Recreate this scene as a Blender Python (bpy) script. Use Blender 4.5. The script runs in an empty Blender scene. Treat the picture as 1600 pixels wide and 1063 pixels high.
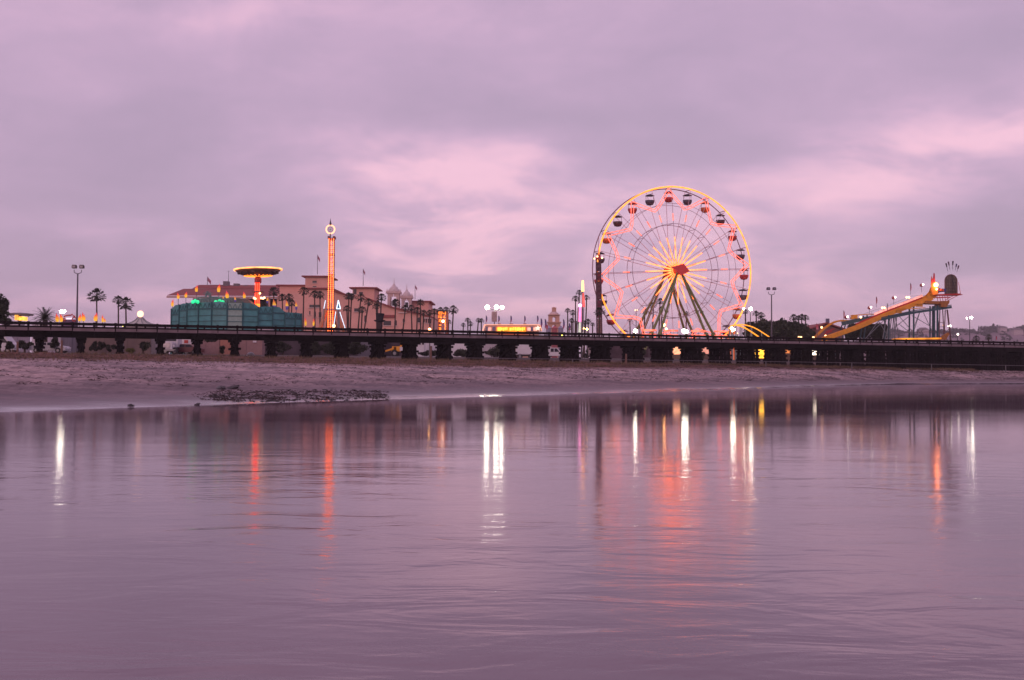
import bpy, math, random
from mathutils import Vector, Matrix, noise as mnoise
R = math.radians
rng = random.Random(7)
scene = bpy.context.scene
COL = scene.collection

# ------------------------------------------------------------------ camera
F = 1600.0
CAMZ = 1.5
cam = bpy.data.cameras.new("camera")
cam.sensor_width = 36; cam.lens = 36; cam.clip_end = 20000; cam.clip_start = 0.1
camo = bpy.data.objects.new("camera", cam)
COL.objects.link(camo)
CM = Matrix.Rotation(R(90 + 1.736), 4, 'X') @ Matrix.Rotation(R(0.286), 4, 'Z')
camo.matrix_world = Matrix.Translation((0, 0, CAMZ)) @ CM
scene.camera = camo
CR = CM.to_3x3()

def at(px, py, D):
    d = CR @ Vector(((px - 800) / F, (531.5 - py) / F, -1))
    return Vector((0, 0, CAMZ)) + d * (D / d.y)
def X(px, D): return at(px, 580, D).x
def Zp(px, py, D): return at(px, py, D).z
def S(D): return D / F

scene.view_settings.view_transform = 'Standard'; scene.view_settings.look = 'None'
scene.view_settings.exposure = 0; scene.view_settings.gamma = 1
scene.cycles.use_denoising = True

# ------------------------------------------------------------------ materials
MATS = {}
def mat(name, col, rough=0.7, metal=0.0, var=0.15, scale=3.0, bump=0.0, emit=0.0, emitcol=None, stretch=None, spec=None):
    if name in MATS: return MATS[name]
    m = bpy.data.materials.new(name); m.use_nodes = True
    nt = m.node_tree; b = nt.nodes['Principled BSDF']
    b.inputs['Roughness'].default_value = rough
    b.inputs['Metallic'].default_value = metal
    if spec is not None: b.inputs['Specular IOR Level'].default_value = spec
    tc = nt.nodes.new('ShaderNodeTexCoord')
    mp = nt.nodes.new('ShaderNodeMapping')
    if stretch: mp.inputs['Scale'].default_value = stretch
    nt.links.new(tc.outputs['Object'], mp.inputs['Vector'])
    n = nt.nodes.new('ShaderNodeTexNoise'); n.inputs['Scale'].default_value = scale; n.inputs['Detail'].default_value = 5
    nt.links.new(mp.outputs['Vector'], n.inputs['Vector'])
    cr = nt.nodes.new('ShaderNodeValToRGB')
    cr.color_ramp.elements[0].position = 0.3; cr.color_ramp.elements[1].position = 0.7
    cr.color_ramp.elements[0].color = tuple(c * (1 - var) for c in col) + (1,)
    cr.color_ramp.elements[1].color = tuple(min(1, c * (1 + var)) for c in col) + (1,)
    nt.links.new(n.outputs['Fac'], cr.inputs['Fac'])
    nt.links.new(cr.outputs['Color'], b.inputs['Base Color'])
    if bump:
        bp = nt.nodes.new('ShaderNodeBump'); bp.inputs['Strength'].default_value = bump; bp.inputs['Distance'].default_value = 0.1
        nt.links.new(n.outputs['Fac'], bp.inputs['Height']); nt.links.new(bp.outputs['Normal'], b.inputs['Normal'])
    if emit:
        b.inputs['Emission Color'].default_value = tuple(emitcol or col) + (1,)
        b.inputs['Emission Strength'].default_value = emit
    MATS[name] = m
    return m

def glow(name, col, strength, var=0.0, scale=2.0):
    """a lit surface: tubes, globes, bulbs"""
    if name in MATS: return MATS[name]
    m = mat(name, tuple(min(.8, c) for c in col), 0.4, emit=strength, emitcol=col)
    if var:
        nt = m.node_tree; b = nt.nodes['Principled BSDF']
        n = nt.nodes.new('ShaderNodeTexNoise'); n.inputs['Scale'].default_value = scale; n.inputs['Detail'].default_value = 3
        tc = nt.nodes.new('ShaderNodeTexCoord'); nt.links.new(tc.outputs['Object'], n.inputs['Vector'])
        mr = nt.nodes.new('ShaderNodeMapRange')
        mr.inputs['From Min'].default_value = .35; mr.inputs['From Max'].default_value = .65
        mr.inputs['To Min'].default_value = strength * (1 - var); mr.inputs['To Max'].default_value = strength * (1 + var)
        nt.links.new(n.outputs['Fac'], mr.inputs['Value']); nt.links.new(mr.outputs['Result'], b.inputs['Emission Strength'])
    return m

def flame_mat(name, stops, emit):
    """vertical colour bands over the object's own height (banner fabric)"""
    if name in MATS: return MATS[name]
    m = mat(name, (.5, .2, .1), 0.7)
    nt = m.node_tree; b = nt.nodes['Principled BSDF']
    tc = nt.nodes.new('ShaderNodeTexCoord'); sp = nt.nodes.new('ShaderNodeSeparateXYZ')
    nt.links.new(tc.outputs['Generated'], sp.inputs['Vector'])
    cr = nt.nodes.new('ShaderNodeValToRGB')
    while len(cr.color_ramp.elements) < len(stops): cr.color_ramp.elements.new(.5)
    for e, (p, c) in zip(cr.color_ramp.elements, stops):
        e.position = p; e.color = c + (1,)
    nt.links.new(sp.outputs['Z'], cr.inputs['Fac'])
    nt.links.new(cr.outputs['Color'], b.inputs['Base Color'])
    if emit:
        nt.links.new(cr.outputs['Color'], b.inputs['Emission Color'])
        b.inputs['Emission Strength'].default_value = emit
    MATS[name] = m
    return m

# ------------------------------------------------------------------ mesh builder
BASE = {}
class MB:
    def __init__(s): s.v = []; s.f = []; s.sm = False
    def add(s, vs, fs):
        o = len(s.v); s.v += [tuple(v) for v in vs]; s.f += [tuple(i + o for i in f) for f in fs]; return s
    def box(s, c, d, rz=0.0):
        c = Vector(c); hx, hy, hz = d[0] / 2, d[1] / 2, d[2] / 2
        M = Matrix.Rotation(rz, 3, 'Z')
        vs = [c + M @ Vector((a * hx, b * hy, e * hz)) for a in (-1, 1) for b in (-1, 1) for e in (-1, 1)]
        return s.add(vs, [(0, 1, 3, 2), (4, 6, 7, 5), (0, 4, 5, 1), (2, 3, 7, 6), (0, 2, 6, 4), (1, 5, 7, 3)])
    def bar(s, p, q, r, r2=None, n=6, cap=True):
        p = Vector(p); q = Vector(q); r2 = r if r2 is None else r2
        d = (q - p)
        if d.length < 1e-6: return s
        d.normalize()
        a = d.cross(Vector((0, 0, 1)))
        if a.length < 1e-3: a = Vector((1, 0, 0))
        a.normalize(); b = d.cross(a)
        vs = []
        for k in range(n):
            t = 2 * math.pi * (k + .5) / n
            vs.append(p + (a * math.cos(t) + b * math.sin(t)) * r)
        for k in range(n):
            t = 2 * math.pi * (k + .5) / n
            vs.append(q + (a * math.cos(t) + b * math.sin(t)) * r2)
        fs = [(k, (k + 1) % n, n + (k + 1) % n, n + k) for k in range(n)]
        if cap: fs += [tuple(range(n))[::-1], tuple(range(n, 2 * n))]
        return s.add(vs, fs)
    def beam(s, p, q, w, h):
        """rectangular section, h vertical-ish, w across"""
        p = Vector(p); q = Vector(q); d = (q - p).normalized()
        a = d.cross(Vector((0, 0, 1)))
        if a.length < 1e-3: a = Vector((1, 0, 0))
        a.normalize(); b = a.cross(d)
        vs = [o + a * x * w / 2 + b * y * h / 2 for o in (p, q) for x, y in ((-1, -1), (1, -1), (1, 1), (-1, 1))]
        return s.add(vs, [(3, 2, 1, 0), (4, 5, 6, 7), (0, 1, 5, 4), (1, 2, 6, 5), (2, 3, 7, 6), (3, 0, 4, 7)])
    def path(s, pts, r, n=6):
        for a, b in zip(pts, pts[1:]): s.bar(a, b, r, n=n)
        return s
    def ring(s, c, n, rad, tr, seg=96, m=6, e1=None):
        c = Vector(c); n = Vector(n).normalized()
        e2 = Vector((0, 0, 1)) if abs(n.z) < .9 else Vector((0, 1, 0))
        e1 = e2.cross(n).normalized(); e2 = n.cross(e1)
        vs = []; fs = []
        for i in range(seg):
            t = 2 * math.pi * i / seg; d = e1 * math.cos(t) + e2 * math.sin(t)
            for j in range(m):
                u = 2 * math.pi * j / m
                vs.append(c + d * (rad + tr * math.cos(u)) + n * tr * math.sin(u))
        for i in range(seg):
            for j in range(m):
                fs.append((i * m + j, i * m + (j + 1) % m, ((i + 1) % seg) * m + (j + 1) % m, ((i + 1) % seg) * m + j))
        return s.add(vs, fs)
    def lathe(s, c, prof, seg=16, sx=1, sy=1):
        c = Vector(c); vs = []; fs = []
        for (r, z) in prof:
            for k in range(seg):
                t = 2 * math.pi * k / seg
                vs.append(c + Vector((r * math.cos(t) * sx, r * math.sin(t) * sy, z)))
        for i in range(len(prof) - 1):
            for k in range(seg):
                fs.append((i * seg + k, i * seg + (k + 1) % seg, (i + 1) * seg + (k + 1) % seg, (i + 1) * seg + k))
        if prof[0][0] > 1e-4: fs.append(tuple(range(seg))[::-1])
        if prof[-1][0] > 1e-4: fs.append(tuple(range((len(prof) - 1) * seg, len(prof) * seg)))
        return s.add(vs, fs)
    def ball(s, c, r, seg=10, rows=6, sz=1):
        prof = [(r * math.sin(math.pi * i / rows) + (1e-5 if i in (0, rows) else 0), -r * sz * math.cos(math.pi * i / rows)) for i in range(rows + 1)]
        return s.lathe(c, prof, seg)
    def prism(s, pts, depth):
        """pts: 3D outline, extruded by vector depth"""
        depth = Vector(depth); n = len(pts)
        vs = [Vector(p) for p in pts] + [Vector(p) + depth for p in pts]
        fs = [tuple(range(n)), tuple(range(n, 2 * n))[::-1]] + [(k, n + k, n + (k + 1) % n, (k + 1) % n) for k in range(n)]
        return s.add(vs, fs)
    def hip(s, c, w, d, h, ridge=0.0, over=.4, th=.25, rz=0):
        """hip roof over a w x d block whose top centre is c"""
        M = Matrix.Rotation(rz, 3, 'Z'); c = Vector(c); W = w / 2 + over; Dp = d / 2 + over; rr = ridge / 2
        pts = [(-W, -Dp, 0), (W, -Dp, 0), (W, Dp, 0), (-W, Dp, 0), (-W, -Dp, th), (W, -Dp, th), (W, Dp, th), (-W, Dp, th), (-rr, 0, h), (rr, 0, h)]
        vs = [c + M @ Vector(p) for p in pts]
        return s.add(vs, [(3, 2, 1, 0), (0, 1, 5, 4), (1, 2, 6, 5), (2, 3, 7, 6), (3, 0, 4, 7), (4, 5, 9, 8), (5, 6, 9), (6, 7, 8, 9), (7, 4, 8)])
    def build(s, name, m, parent=None, smooth=False, origin=None):
        if parent is not None: o = BASE[parent.name]
        elif origin is not None: o = Vector(origin)
        else:
            xs = [v[0] for v in s.v]; ys = [v[1] for v in s.v]; zs = [v[2] for v in s.v]
            o = Vector(((min(xs) + max(xs)) / 2, (min(ys) + max(ys)) / 2, min(zs)))
        me = bpy.data.meshes.new(name)
        me.from_pydata([(v[0] - o.x, v[1] - o.y, v[2] - o.z) for v in s.v], [], s.f)
        if smooth:
            me.polygons.foreach_set('use_smooth', [True] * len(me.polygons))
        me.materials.append(m); me.update()
        ob = bpy.data.objects.new(name, me); COL.objects.link(ob)
        if parent is not None: ob.parent = parent
        else: ob.location = o
        BASE[ob.name] = o
        return ob

def tag(o, label=None, cat=None, group=None, kind=None):
    if label: o['label'] = label
    if cat: o['category'] = cat
    if group: o['group'] = group
    if kind: o['kind'] = kind
    return o
def thing(name, loc, label, cat, group=None):
    o = bpy.data.objects.new(name, None); COL.objects.link(o); o.location = loc; o.empty_display_size = .3
    BASE[o.name] = Vector(loc)
    return tag(o, label, cat, group)
ORD = ['first', 'second', 'third', 'fourth', 'fifth', 'sixth', 'seventh', 'eighth', 'ninth', 'tenth', 'eleventh', 'twelfth', 'thirteenth', 'fourteenth', 'fifteenth', 'sixteenth']

def interp(x, pts):
    if x <= pts[0][0]: return pts[0][1]
    for (a, b), (c, d) in zip(pts, pts[1:]):
        if x <= c:
            t = (x - a) / (c - a); return b + (d - b) * t
    return pts[-1][1]

# ------------------------------------------------------------------ common materials
timber = mat('creosoted_timber', (.006, .0045, .005), .95, var=.5, scale=1.5, bump=.5, stretch=(1, 1, 4), spec=.12)
timber_rail = mat('weathered_rail_timber', (.010, .007, .008), .95, var=.4, scale=2, spec=.12)
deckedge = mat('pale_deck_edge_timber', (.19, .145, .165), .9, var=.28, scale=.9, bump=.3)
stucco = mat('salmon_stucco', (.70, .375, .31), .9, var=.10, scale=.22, bump=.1)
stucco2 = mat('tan_stucco', (.56, .33, .25), .9, var=.08, scale=.3)
stone_pale = mat('pale_stone', (.60, .45, .43), .85, var=.1, scale=.5)
tile = mat('red_clay_tile', (.25, .055, .050), .8, var=.25, scale=1.2, bump=.4, stretch=(3, 1, 1))
winm = mat('dark_window_glass', (.03, .022, .03), .25, var=.3)
metal_grey = mat('grey_steel', (.16, .15, .17), .5, .6, var=.15)
metal_dark = mat('dark_steel', (.05, .045, .05), .5, .5, var=.2)
white_paint = mat('white_paint', (.62, .60, .64), .5, var=.06, scale=1)
teal = mat('teal_panel', (.06, .245, .255), .55, var=.28, scale=.7)
teal_frame = mat('teal_frame', (.02, .11, .12), .6, var=.2)
palepanel = mat('pale_green_panel', (.26, .38, .34), .6, var=.15)
tealsteel = mat('teal_painted_steel', (.035, .085, .105), .5, .2, var=.2)
yellow = mat('yellow_fibreglass', (.72, .30, .015), .4, var=.15, scale=1.5)
redp = mat('red_paint', (.45, .03, .03), .45, var=.15)
palm_leaf = mat('palm_frond_green', (.024, .030, .015), .7, var=.45, scale=1.3)
palm_bark = mat('palm_bark', (.07, .045, .035), .9, var=.3, scale=6, bump=.4)
leafm = mat('tree_leaf_green', (.022, .030, .014), .75, var=.6, scale=.5)
leafm2 = mat('bush_leaf_green', (.030, .034, .018), .8, var=.6, scale=.8)
white_glow = glow('white_lamp', (1, .90, .74), 48)
white_glow_s = glow('white_lamp_small', (1, .88, .74), 8)
warm_glow = glow('warm_lamp', (1, .44, .13), 24)
warm_glow_s = glow('warm_bulb', (1, .50, .22), 5)
neon_orange = glow('orange_tube', (1, .155, .035), 4.2, .35, 1.2)
neon_amber = glow('amber_tube', (1, .24, .025), 2.6, .25, 1)
neon_pink = glow('pink_tube', (1, .15, .10), 1.9, .35, 1.2)
neon_red = glow('red_tube', (1, .04, .015), 5.0, .3, 1)
neon_white = glow('white_tube', (.62, .80, 1), 1.6)

# ------------------------------------------------------------------ sky (world)
w = bpy.data.worlds.new("World"); scene.world = w; w.use_nodes = True
nt = w.node_tree; nt.nodes.clear()
def N(t, **k):
    n = nt.nodes.new(t)
    for a, b in k.items(): setattr(n, a, b)
    return n
def val(x):
    return x
def M(op, a, b=None, c=None):
    n = N('ShaderNodeMath', operation=op)
    for i, x in enumerate((a, b, c)):
        if x is None: continue
        if isinstance(x, (int, float)): n.inputs[i].default_value = x
        else: nt.links.new(x, n.inputs[i])
    return n.outputs[0]
tc = N('ShaderNodeTexCoord'); nrm = N('ShaderNodeVectorMath', operation='NORMALIZE')
nt.links.new(tc.outputs['Generated'], nrm.inputs[0])
sp = N('ShaderNodeSeparateXYZ'); nt.links.new(nrm.outputs[0], sp.inputs[0])
sx, sy, sz = sp.outputs
zz = M('ADD', M('MAXIMUM', sz, 0.0), .30)
cx = M('DIVIDE', sx, zz); cy = M('DIVIDE', sy, zz)
cmb = N('ShaderNodeCombineXYZ'); nt.links.new(cx, cmb.inputs[0]); nt.links.new(M('MULTIPLY', cy, 1.25), cmb.inputs[1])
cmb.inputs[2].default_value = 3.3
def noi(scale, detail=4, rough=.5, off=(0, 0, 0), dist=0.0):
    mp = N('ShaderNodeMapping'); nt.links.new(cmb.outputs[0], mp.inputs[0]); mp.inputs['Location'].default_value = off
    n = N('ShaderNodeTexNoise'); n.inputs['Scale'].default_value = scale; n.inputs['Detail'].default_value = detail
    n.inputs['Roughness'].default_value = rough; n.inputs['Distortion'].default_value = dist
    nt.links.new(mp.outputs[0], n.inputs['Vector']); return n.outputs['Fac']
n1 = noi(1.1, 5, .5, (3, 1, 0), .3); n2 = noi(3.4, 7, .58, (7, 2, 0), .6); n3 = noi(.55, 2, .5, (1, 9, 0))
n4 = noi(1.9, 4, .5, (11, 5, 2), .3)
ysafe = M('MAXIMUM', sy, .05)
U = M('DIVIDE', sx, ysafe); V = M('DIVIDE', sz, ysafe)
# cloud shapes warp the placement of the bright gaps
Uw = M('ADD', U, M('MULTIPLY', M('SUBTRACT', n1, .5), .42)); Vw = M('ADD', V, M('MULTIPLY', M('SUBTRACT', n4, .5), .20))
def blob(px, py, rx, ry, amp):
    u0 = (px - 800) / F; v0 = (580 - py) / F
    a = M('DIVIDE', M('SUBTRACT', Uw, u0), rx / F); b = M('DIVIDE', M('SUBTRACT', Vw, v0), ry / F)
    e = M('POWER', 2.718, M('MULTIPLY', M('ADD', M('MULTIPLY', a, a), M('MULTIPLY', b, b)), -1))
    return M('MULTIPLY', e, amp)
front = M('GREATER_THAN', sy, .05)
acc = None
for bl in [(690, 330, 190, 75, 1.0), (560, 270, 130, 40, .35), (640, 420, 300, 50, .35), (1240, 330, 150, 60, .75), (1510, 185, 170, 60, .95), (1330, 235, 150, 45, .4),
           (930, 280, 140, 50, .45), (420, 20, 330, 40, .25), (900, 470, 700, 60, .42), (100, 480, 300, 50, .25), (250, 260, 300, 90, -.35), (780, 180, 260, 60, -.30),
           (1480, 380, 230, 50, -.50), (1150, 80, 260, 60, -.10), (1540, 20, 160, 60, -.3), (170, 370, 240, 40, -.25), (430, 390, 140, 40, -.3), (1050, 210, 180, 40, -.2)]:
    e = blob(*bl); acc = e if acc is None else M('ADD', acc, e)
mrn = N('ShaderNodeMapRange'); nt.links.new(n2, mrn.inputs['Value']); mrn.inputs['From Min'].default_value = .36; mrn.inputs['From Max'].default_value = .60; mrn.inputs['To Min'].default_value = .45; mrn.inputs['To Max'].default_value = 1.2
acc = M('MULTIPLY', M('MULTIPLY', acc, front), mrn.outputs[0])
n5 = noi(9.0, 5, .6, (2, 4, 6), .5)
nz = M('ADD', M('MULTIPLY', M('SUBTRACT', n2, .5), .75), M('MULTIPLY', M('SUBTRACT', n1, .5), .6))
nz = M('ADD', M('ADD', nz, M('MULTIPLY', M('SUBTRACT', n3, .5), .3)), M('MULTIPLY', M('SUBTRACT', n5, .5), .34))
fac = M('ADD', M('ADD', M('MULTIPLY', acc, .80), .33), M('MULTIPLY', nz, .85))
cr = N('ShaderNodeValToRGB'); nt.links.new(fac, cr.inputs['Fac'])
els = cr.color_ramp.elements
while len(els) < 4: els.new(.5)
for e, (p, c) in zip(els, [(0.0, (.405, .295, .430)), (.34, (.530, .362, .530)), (.62, (.665, .425, .595)), (1.0, (.93, .555, .695))]):
    e.position = p; e.color = c + (1,)
cr.color_ramp.interpolation = 'B_SPLINE'
sky = N('ShaderNodeTexSky'); sky.sky_type = 'NISHITA'; sky.sun_disc = False
sky.sun_elevation = R(4); sky.sun_rotation = R(205)
skm = N('ShaderNodeVectorMath', operation='SCALE'); nt.links.new(sky.outputs[0], skm.inputs[0]); skm.inputs['Scale'].default_value = .015
skadd = N('ShaderNodeVectorMath', operation='ADD'); nt.links.new(cr.outputs[0], skadd.inputs[0]); nt.links.new(skm.outputs[0], skadd.inputs[1])
bg = N('ShaderNodeBackground'); nt.links.new(skadd.outputs[0], bg.inputs[0]); bg.inputs[1].default_value = 1.07
wo = N('ShaderNodeOutputWorld'); nt.links.new(bg.outputs[0], wo.inputs[0])
SKYM = skm; BGN = bg

sun = bpy.data.lights.new('dusk_sun', 'SUN'); sun.energy = .75; sun.angle = R(25); sun.color = (1, .62, .55)
so = bpy.data.objects.new('dusk_sun', sun); COL.objects.link(so)
sd = Vector((-.42, -.9, math.tan(R(14)))).normalized()     # towards the sun: behind the camera
so.rotation_euler = sd.to_track_quat('Z', 'Y').to_euler(); so.location = (0, 0, 60)

# ------------------------------------------------------------------ terrain
SH = [(-900, -900), (-120, -110), (-50, -18), (-17.6, 35.3), (-11.5, 46.2), (-3.6, 56.9), (20, 91.4), (31, 110), (53, 138), (75, 150), (120, 166), (900, 420), (4000, 1500)]
def ys(x):
    return sum(interp(x + d, SH) for d in (-4, -2, 0, 2, 4)) / 5 if -60 < x < 130 else interp(x, SH)
def yb(x): return 136.8 + .4 * x
ZC = [(-60, 3.2), (0, 2.72), (38, 2.45), (60, 2.15), (85, 1.9), (140, 1.8)]
GZ = 3.5
def fbm(x, y, s=1.0, o=4):
    return mnoise.fractal(Vector((x * s, y * s, 3.1)), 1.0, 2.0, o)
def gz(x, y):
    """height of the land"""
    s = y - ys(x)
    L = max(12.0, yb(x) - 1 - ys(x))
    zc = interp(x, ZC)
    if s < 0: return max(-1.6, s * .05)
    t = s / L
    if t < 1:
        z = zc * (.84 * t + .16 * t * t * (3 - 2 * t))
        # berm lumps
        k = min(1, s / 14) * (.085 if t > .3 else .05 + .12 * t)
        z += k * 1.6 * fbm(x * .5, y * 1.0, .28) + k * 1.5 * fbm(x * .6, y * 1.6, 1.3)
        if t > .72: z += min(1, (t - .72) * 7) * (.34 if x < 40 else .1) * max(0, fbm(x, y * 1.6, .30) + .10) * (1 - max(0, t - .93) * 10)
        return z
    d = y - yb(x)
    u = min(1, max(0, d - 5) / 9); u = u * u * (3 - 2 * u)
    return zc + (GZ - zc) * u
def grid_axis(spec):
    out = []
    for a, b, st in spec:
        v = a
        while v < b - 1e-6: out.append(v); v += st
    out.append(spec[-1][1]); return out
xs_ = grid_axis([(-2400, -600, 600), (-600, -160, 110), (-160, -60, 10), (-60, 100, .8), (100, 200, 10), (200, 600, 80), (600, 2400, 600)])
ys_ = grid_axis([(-900, -100, 200), (-100, 20, 12), (20, 140, .8), (140, 200, 1.2), (200, 400, 40), (400, 1000, 200), (1000, 2600, 800)])
mb = MB(); nx = len(xs_)
mb.v = [(x, y, gz(x, y)) for y in ys_ for x in xs_]
mb.f = [(j * nx + i, j * nx + i + 1, (j + 1) * nx + i + 1, (j + 1) * nx + i) for j in range(len(ys_) - 1) for i in range(nx - 1)]
def sand_material():
    m = bpy.data.materials.new('beach_sand'); m.use_nodes = True
    t = m.node_tree; b = t.nodes['Principled BSDF']; L = t.links.new
    geo = t.nodes.new('ShaderNodeNewGeometry'); s = t.nodes.new('ShaderNodeSeparateXYZ'); L(geo.outputs['Position'], s.inputs[0])
    def nz(scale, det, st=(1, 1, 1), ro=.55):
        mp = t.nodes.new('ShaderNodeMapping'); mp.inputs['Scale'].default_value = st; L(geo.outputs['Position'], mp.inputs[0])
        n = t.nodes.new('ShaderNodeTexNoise'); n.inputs['Scale'].default_value = scale; n.inputs['Detail'].default_value = det; n.inputs['Roughness'].default_value = ro
        L(mp.outputs[0], n.inputs['Vector']); return n.outputs['Fac']
    def mth(op, a, b2=None):
        n = t.nodes.new('ShaderNodeMath'); n.operation = op
        for i, x in enumerate((a, b2)):
            if x is None: continue
            if isinstance(x, (int, float)): n.inputs[i].default_value = x
            else: L(x, n.inputs[i])
        return n.outputs[0]
    def ramp(f, stops):
        n = t.nodes.new('ShaderNodeValToRGB'); L(f, n.inputs['Fac']); e = n.color_ramp.elements
        while len(e) < len(stops): e.new(.5)
        for q, (p, c) in zip(e, stops): q.position = p; q.color = (c + (1,)) if isinstance(c, tuple) else (c, c, c, 1)
        return n.outputs['Color']
    def mix(f, a, b2):
        n = t.nodes.new('ShaderNodeMix'); n.data_type = 'RGBA'; L(f, n.inputs[0])
        for i, x in ((6, a), (7, b2)):
            if isinstance(x, tuple): n.inputs[i].default_value = x + (1,)
            else: L(x, n.inputs[i])
        return n.outputs[2]
    a = nz(.12, 7, (.9, 1.6, 1), .62); c = nz(.9, 6, (1.0, .38, 1), .65); g = nz(3, 5, (1.0, .4, 1), .7)
    sand = ramp(a, [(.38, (.21, .157, .168)), (.50, (.36, .265, .272)), (.60, (.52, .375, .365))])
    weed = ramp(mth('ADD', mth('MULTIPLY', c, .7), mth('MULTIPLY', a, .35)), [(.57, 0.0), (.63, .85)])
    col = mix(weed, sand, (.14, .095, .10))
    gr = ramp(mth('ADD', mth('MULTIPLY', g, .5), mth('MULTIPLY', c, .5)), [(.36, (.42,) * 3), (.50, (.95,) * 3), (.62, (1.3,) * 3)])  # tone contrast stands in for shading of the sand relief
    mm = t.nodes.new('ShaderNodeMix'); mm.data_type = 'RGBA'; mm.blend_type = 'MULTIPLY'; mm.inputs[0].default_value = 1
    L(col, mm.inputs[6]); L(gr, mm.inputs[7]); col = mm.outputs[2]
    z = s.outputs[2]
    zn = mth('ADD', z, mth('MULTIPLY', mth('SUBTRACT', a, .5), .35))
    wet = ramp(mth('DIVIDE', zn, 1.6), [(.04, 1.0), (.35, .7), (.70, 0.0)])
    wetc = ramp(mth('ADD', mth('MULTIPLY', g, .35), mth('MULTIPLY', a, .65)), [(.36, (.085, .062, .074)), (.60, (.16, .118, .136))])
    col = mix(wet, col, wetc)
    # vegetation on the bank: brown ice plant and dry grass
    vn = mth('ADD', z, mth('MULTIPLY', mth('SUBTRACT', c, .5), .55))
    # bank height falls to the right, so the mask follows the distance to the bridge line
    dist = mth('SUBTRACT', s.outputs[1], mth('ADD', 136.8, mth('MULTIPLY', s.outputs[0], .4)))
    dn = mth('ADD', mth('ADD', dist, mth('MULTIPLY', mth('SUBTRACT', c, .5), 9)), mth('MULTIPLY', mth('SUBTRACT', nz(.05, 3), .5), 10))
    xr = mth('ADD', mth('MULTIPLY', s.outputs[0], .2), mth('MULTIPLY', mth('MAXIMUM', s.outputs[0], 0.0), .22))
    dn = mth('SUBTRACT', dn, xr)
    veg = ramp(mth('DIVIDE', mth('ADD', dn, 30), 60), [(.03, 0.0), (.15, 1.0)])
    vcol = ramp(g, [(.3, (.045, .035, .022)), (.5, (.12, .042, .030)), (.66, (.20, .075, .052)), (.8, (.075, .060, .03))])
    col = mix(veg, col, vcol)
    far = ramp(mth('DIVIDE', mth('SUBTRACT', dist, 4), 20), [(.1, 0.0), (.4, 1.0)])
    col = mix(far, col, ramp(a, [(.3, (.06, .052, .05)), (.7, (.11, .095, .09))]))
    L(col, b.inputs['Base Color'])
    # wet film right at the water
    film = ramp(mth('DIVIDE', zn, .5), [(.05, .12), (.30, .5), (1.0, .92)])
    L(film, b.inputs['Roughness'])
    bp = t.nodes.new('ShaderNodeBump'); bp.inputs['Strength'].default_value = 1; bp.inputs['Distance'].default_value = .3
    dry = ramp(mth('DIVIDE', zn, 1.0), [(.1, 0.03), (.3, .35), (.7, 1.0)])
    L(mth('MULTIPLY', mth('ADD', c, mth('MULTIPLY', g, .5)), dry), bp.inputs['Height']); L(bp.outputs[0], b.inputs['Normal'])
    return m
tag(mb.build('ground', sand_material(), smooth=True, origin=(0, 0, 0)), kind='structure')

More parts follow.
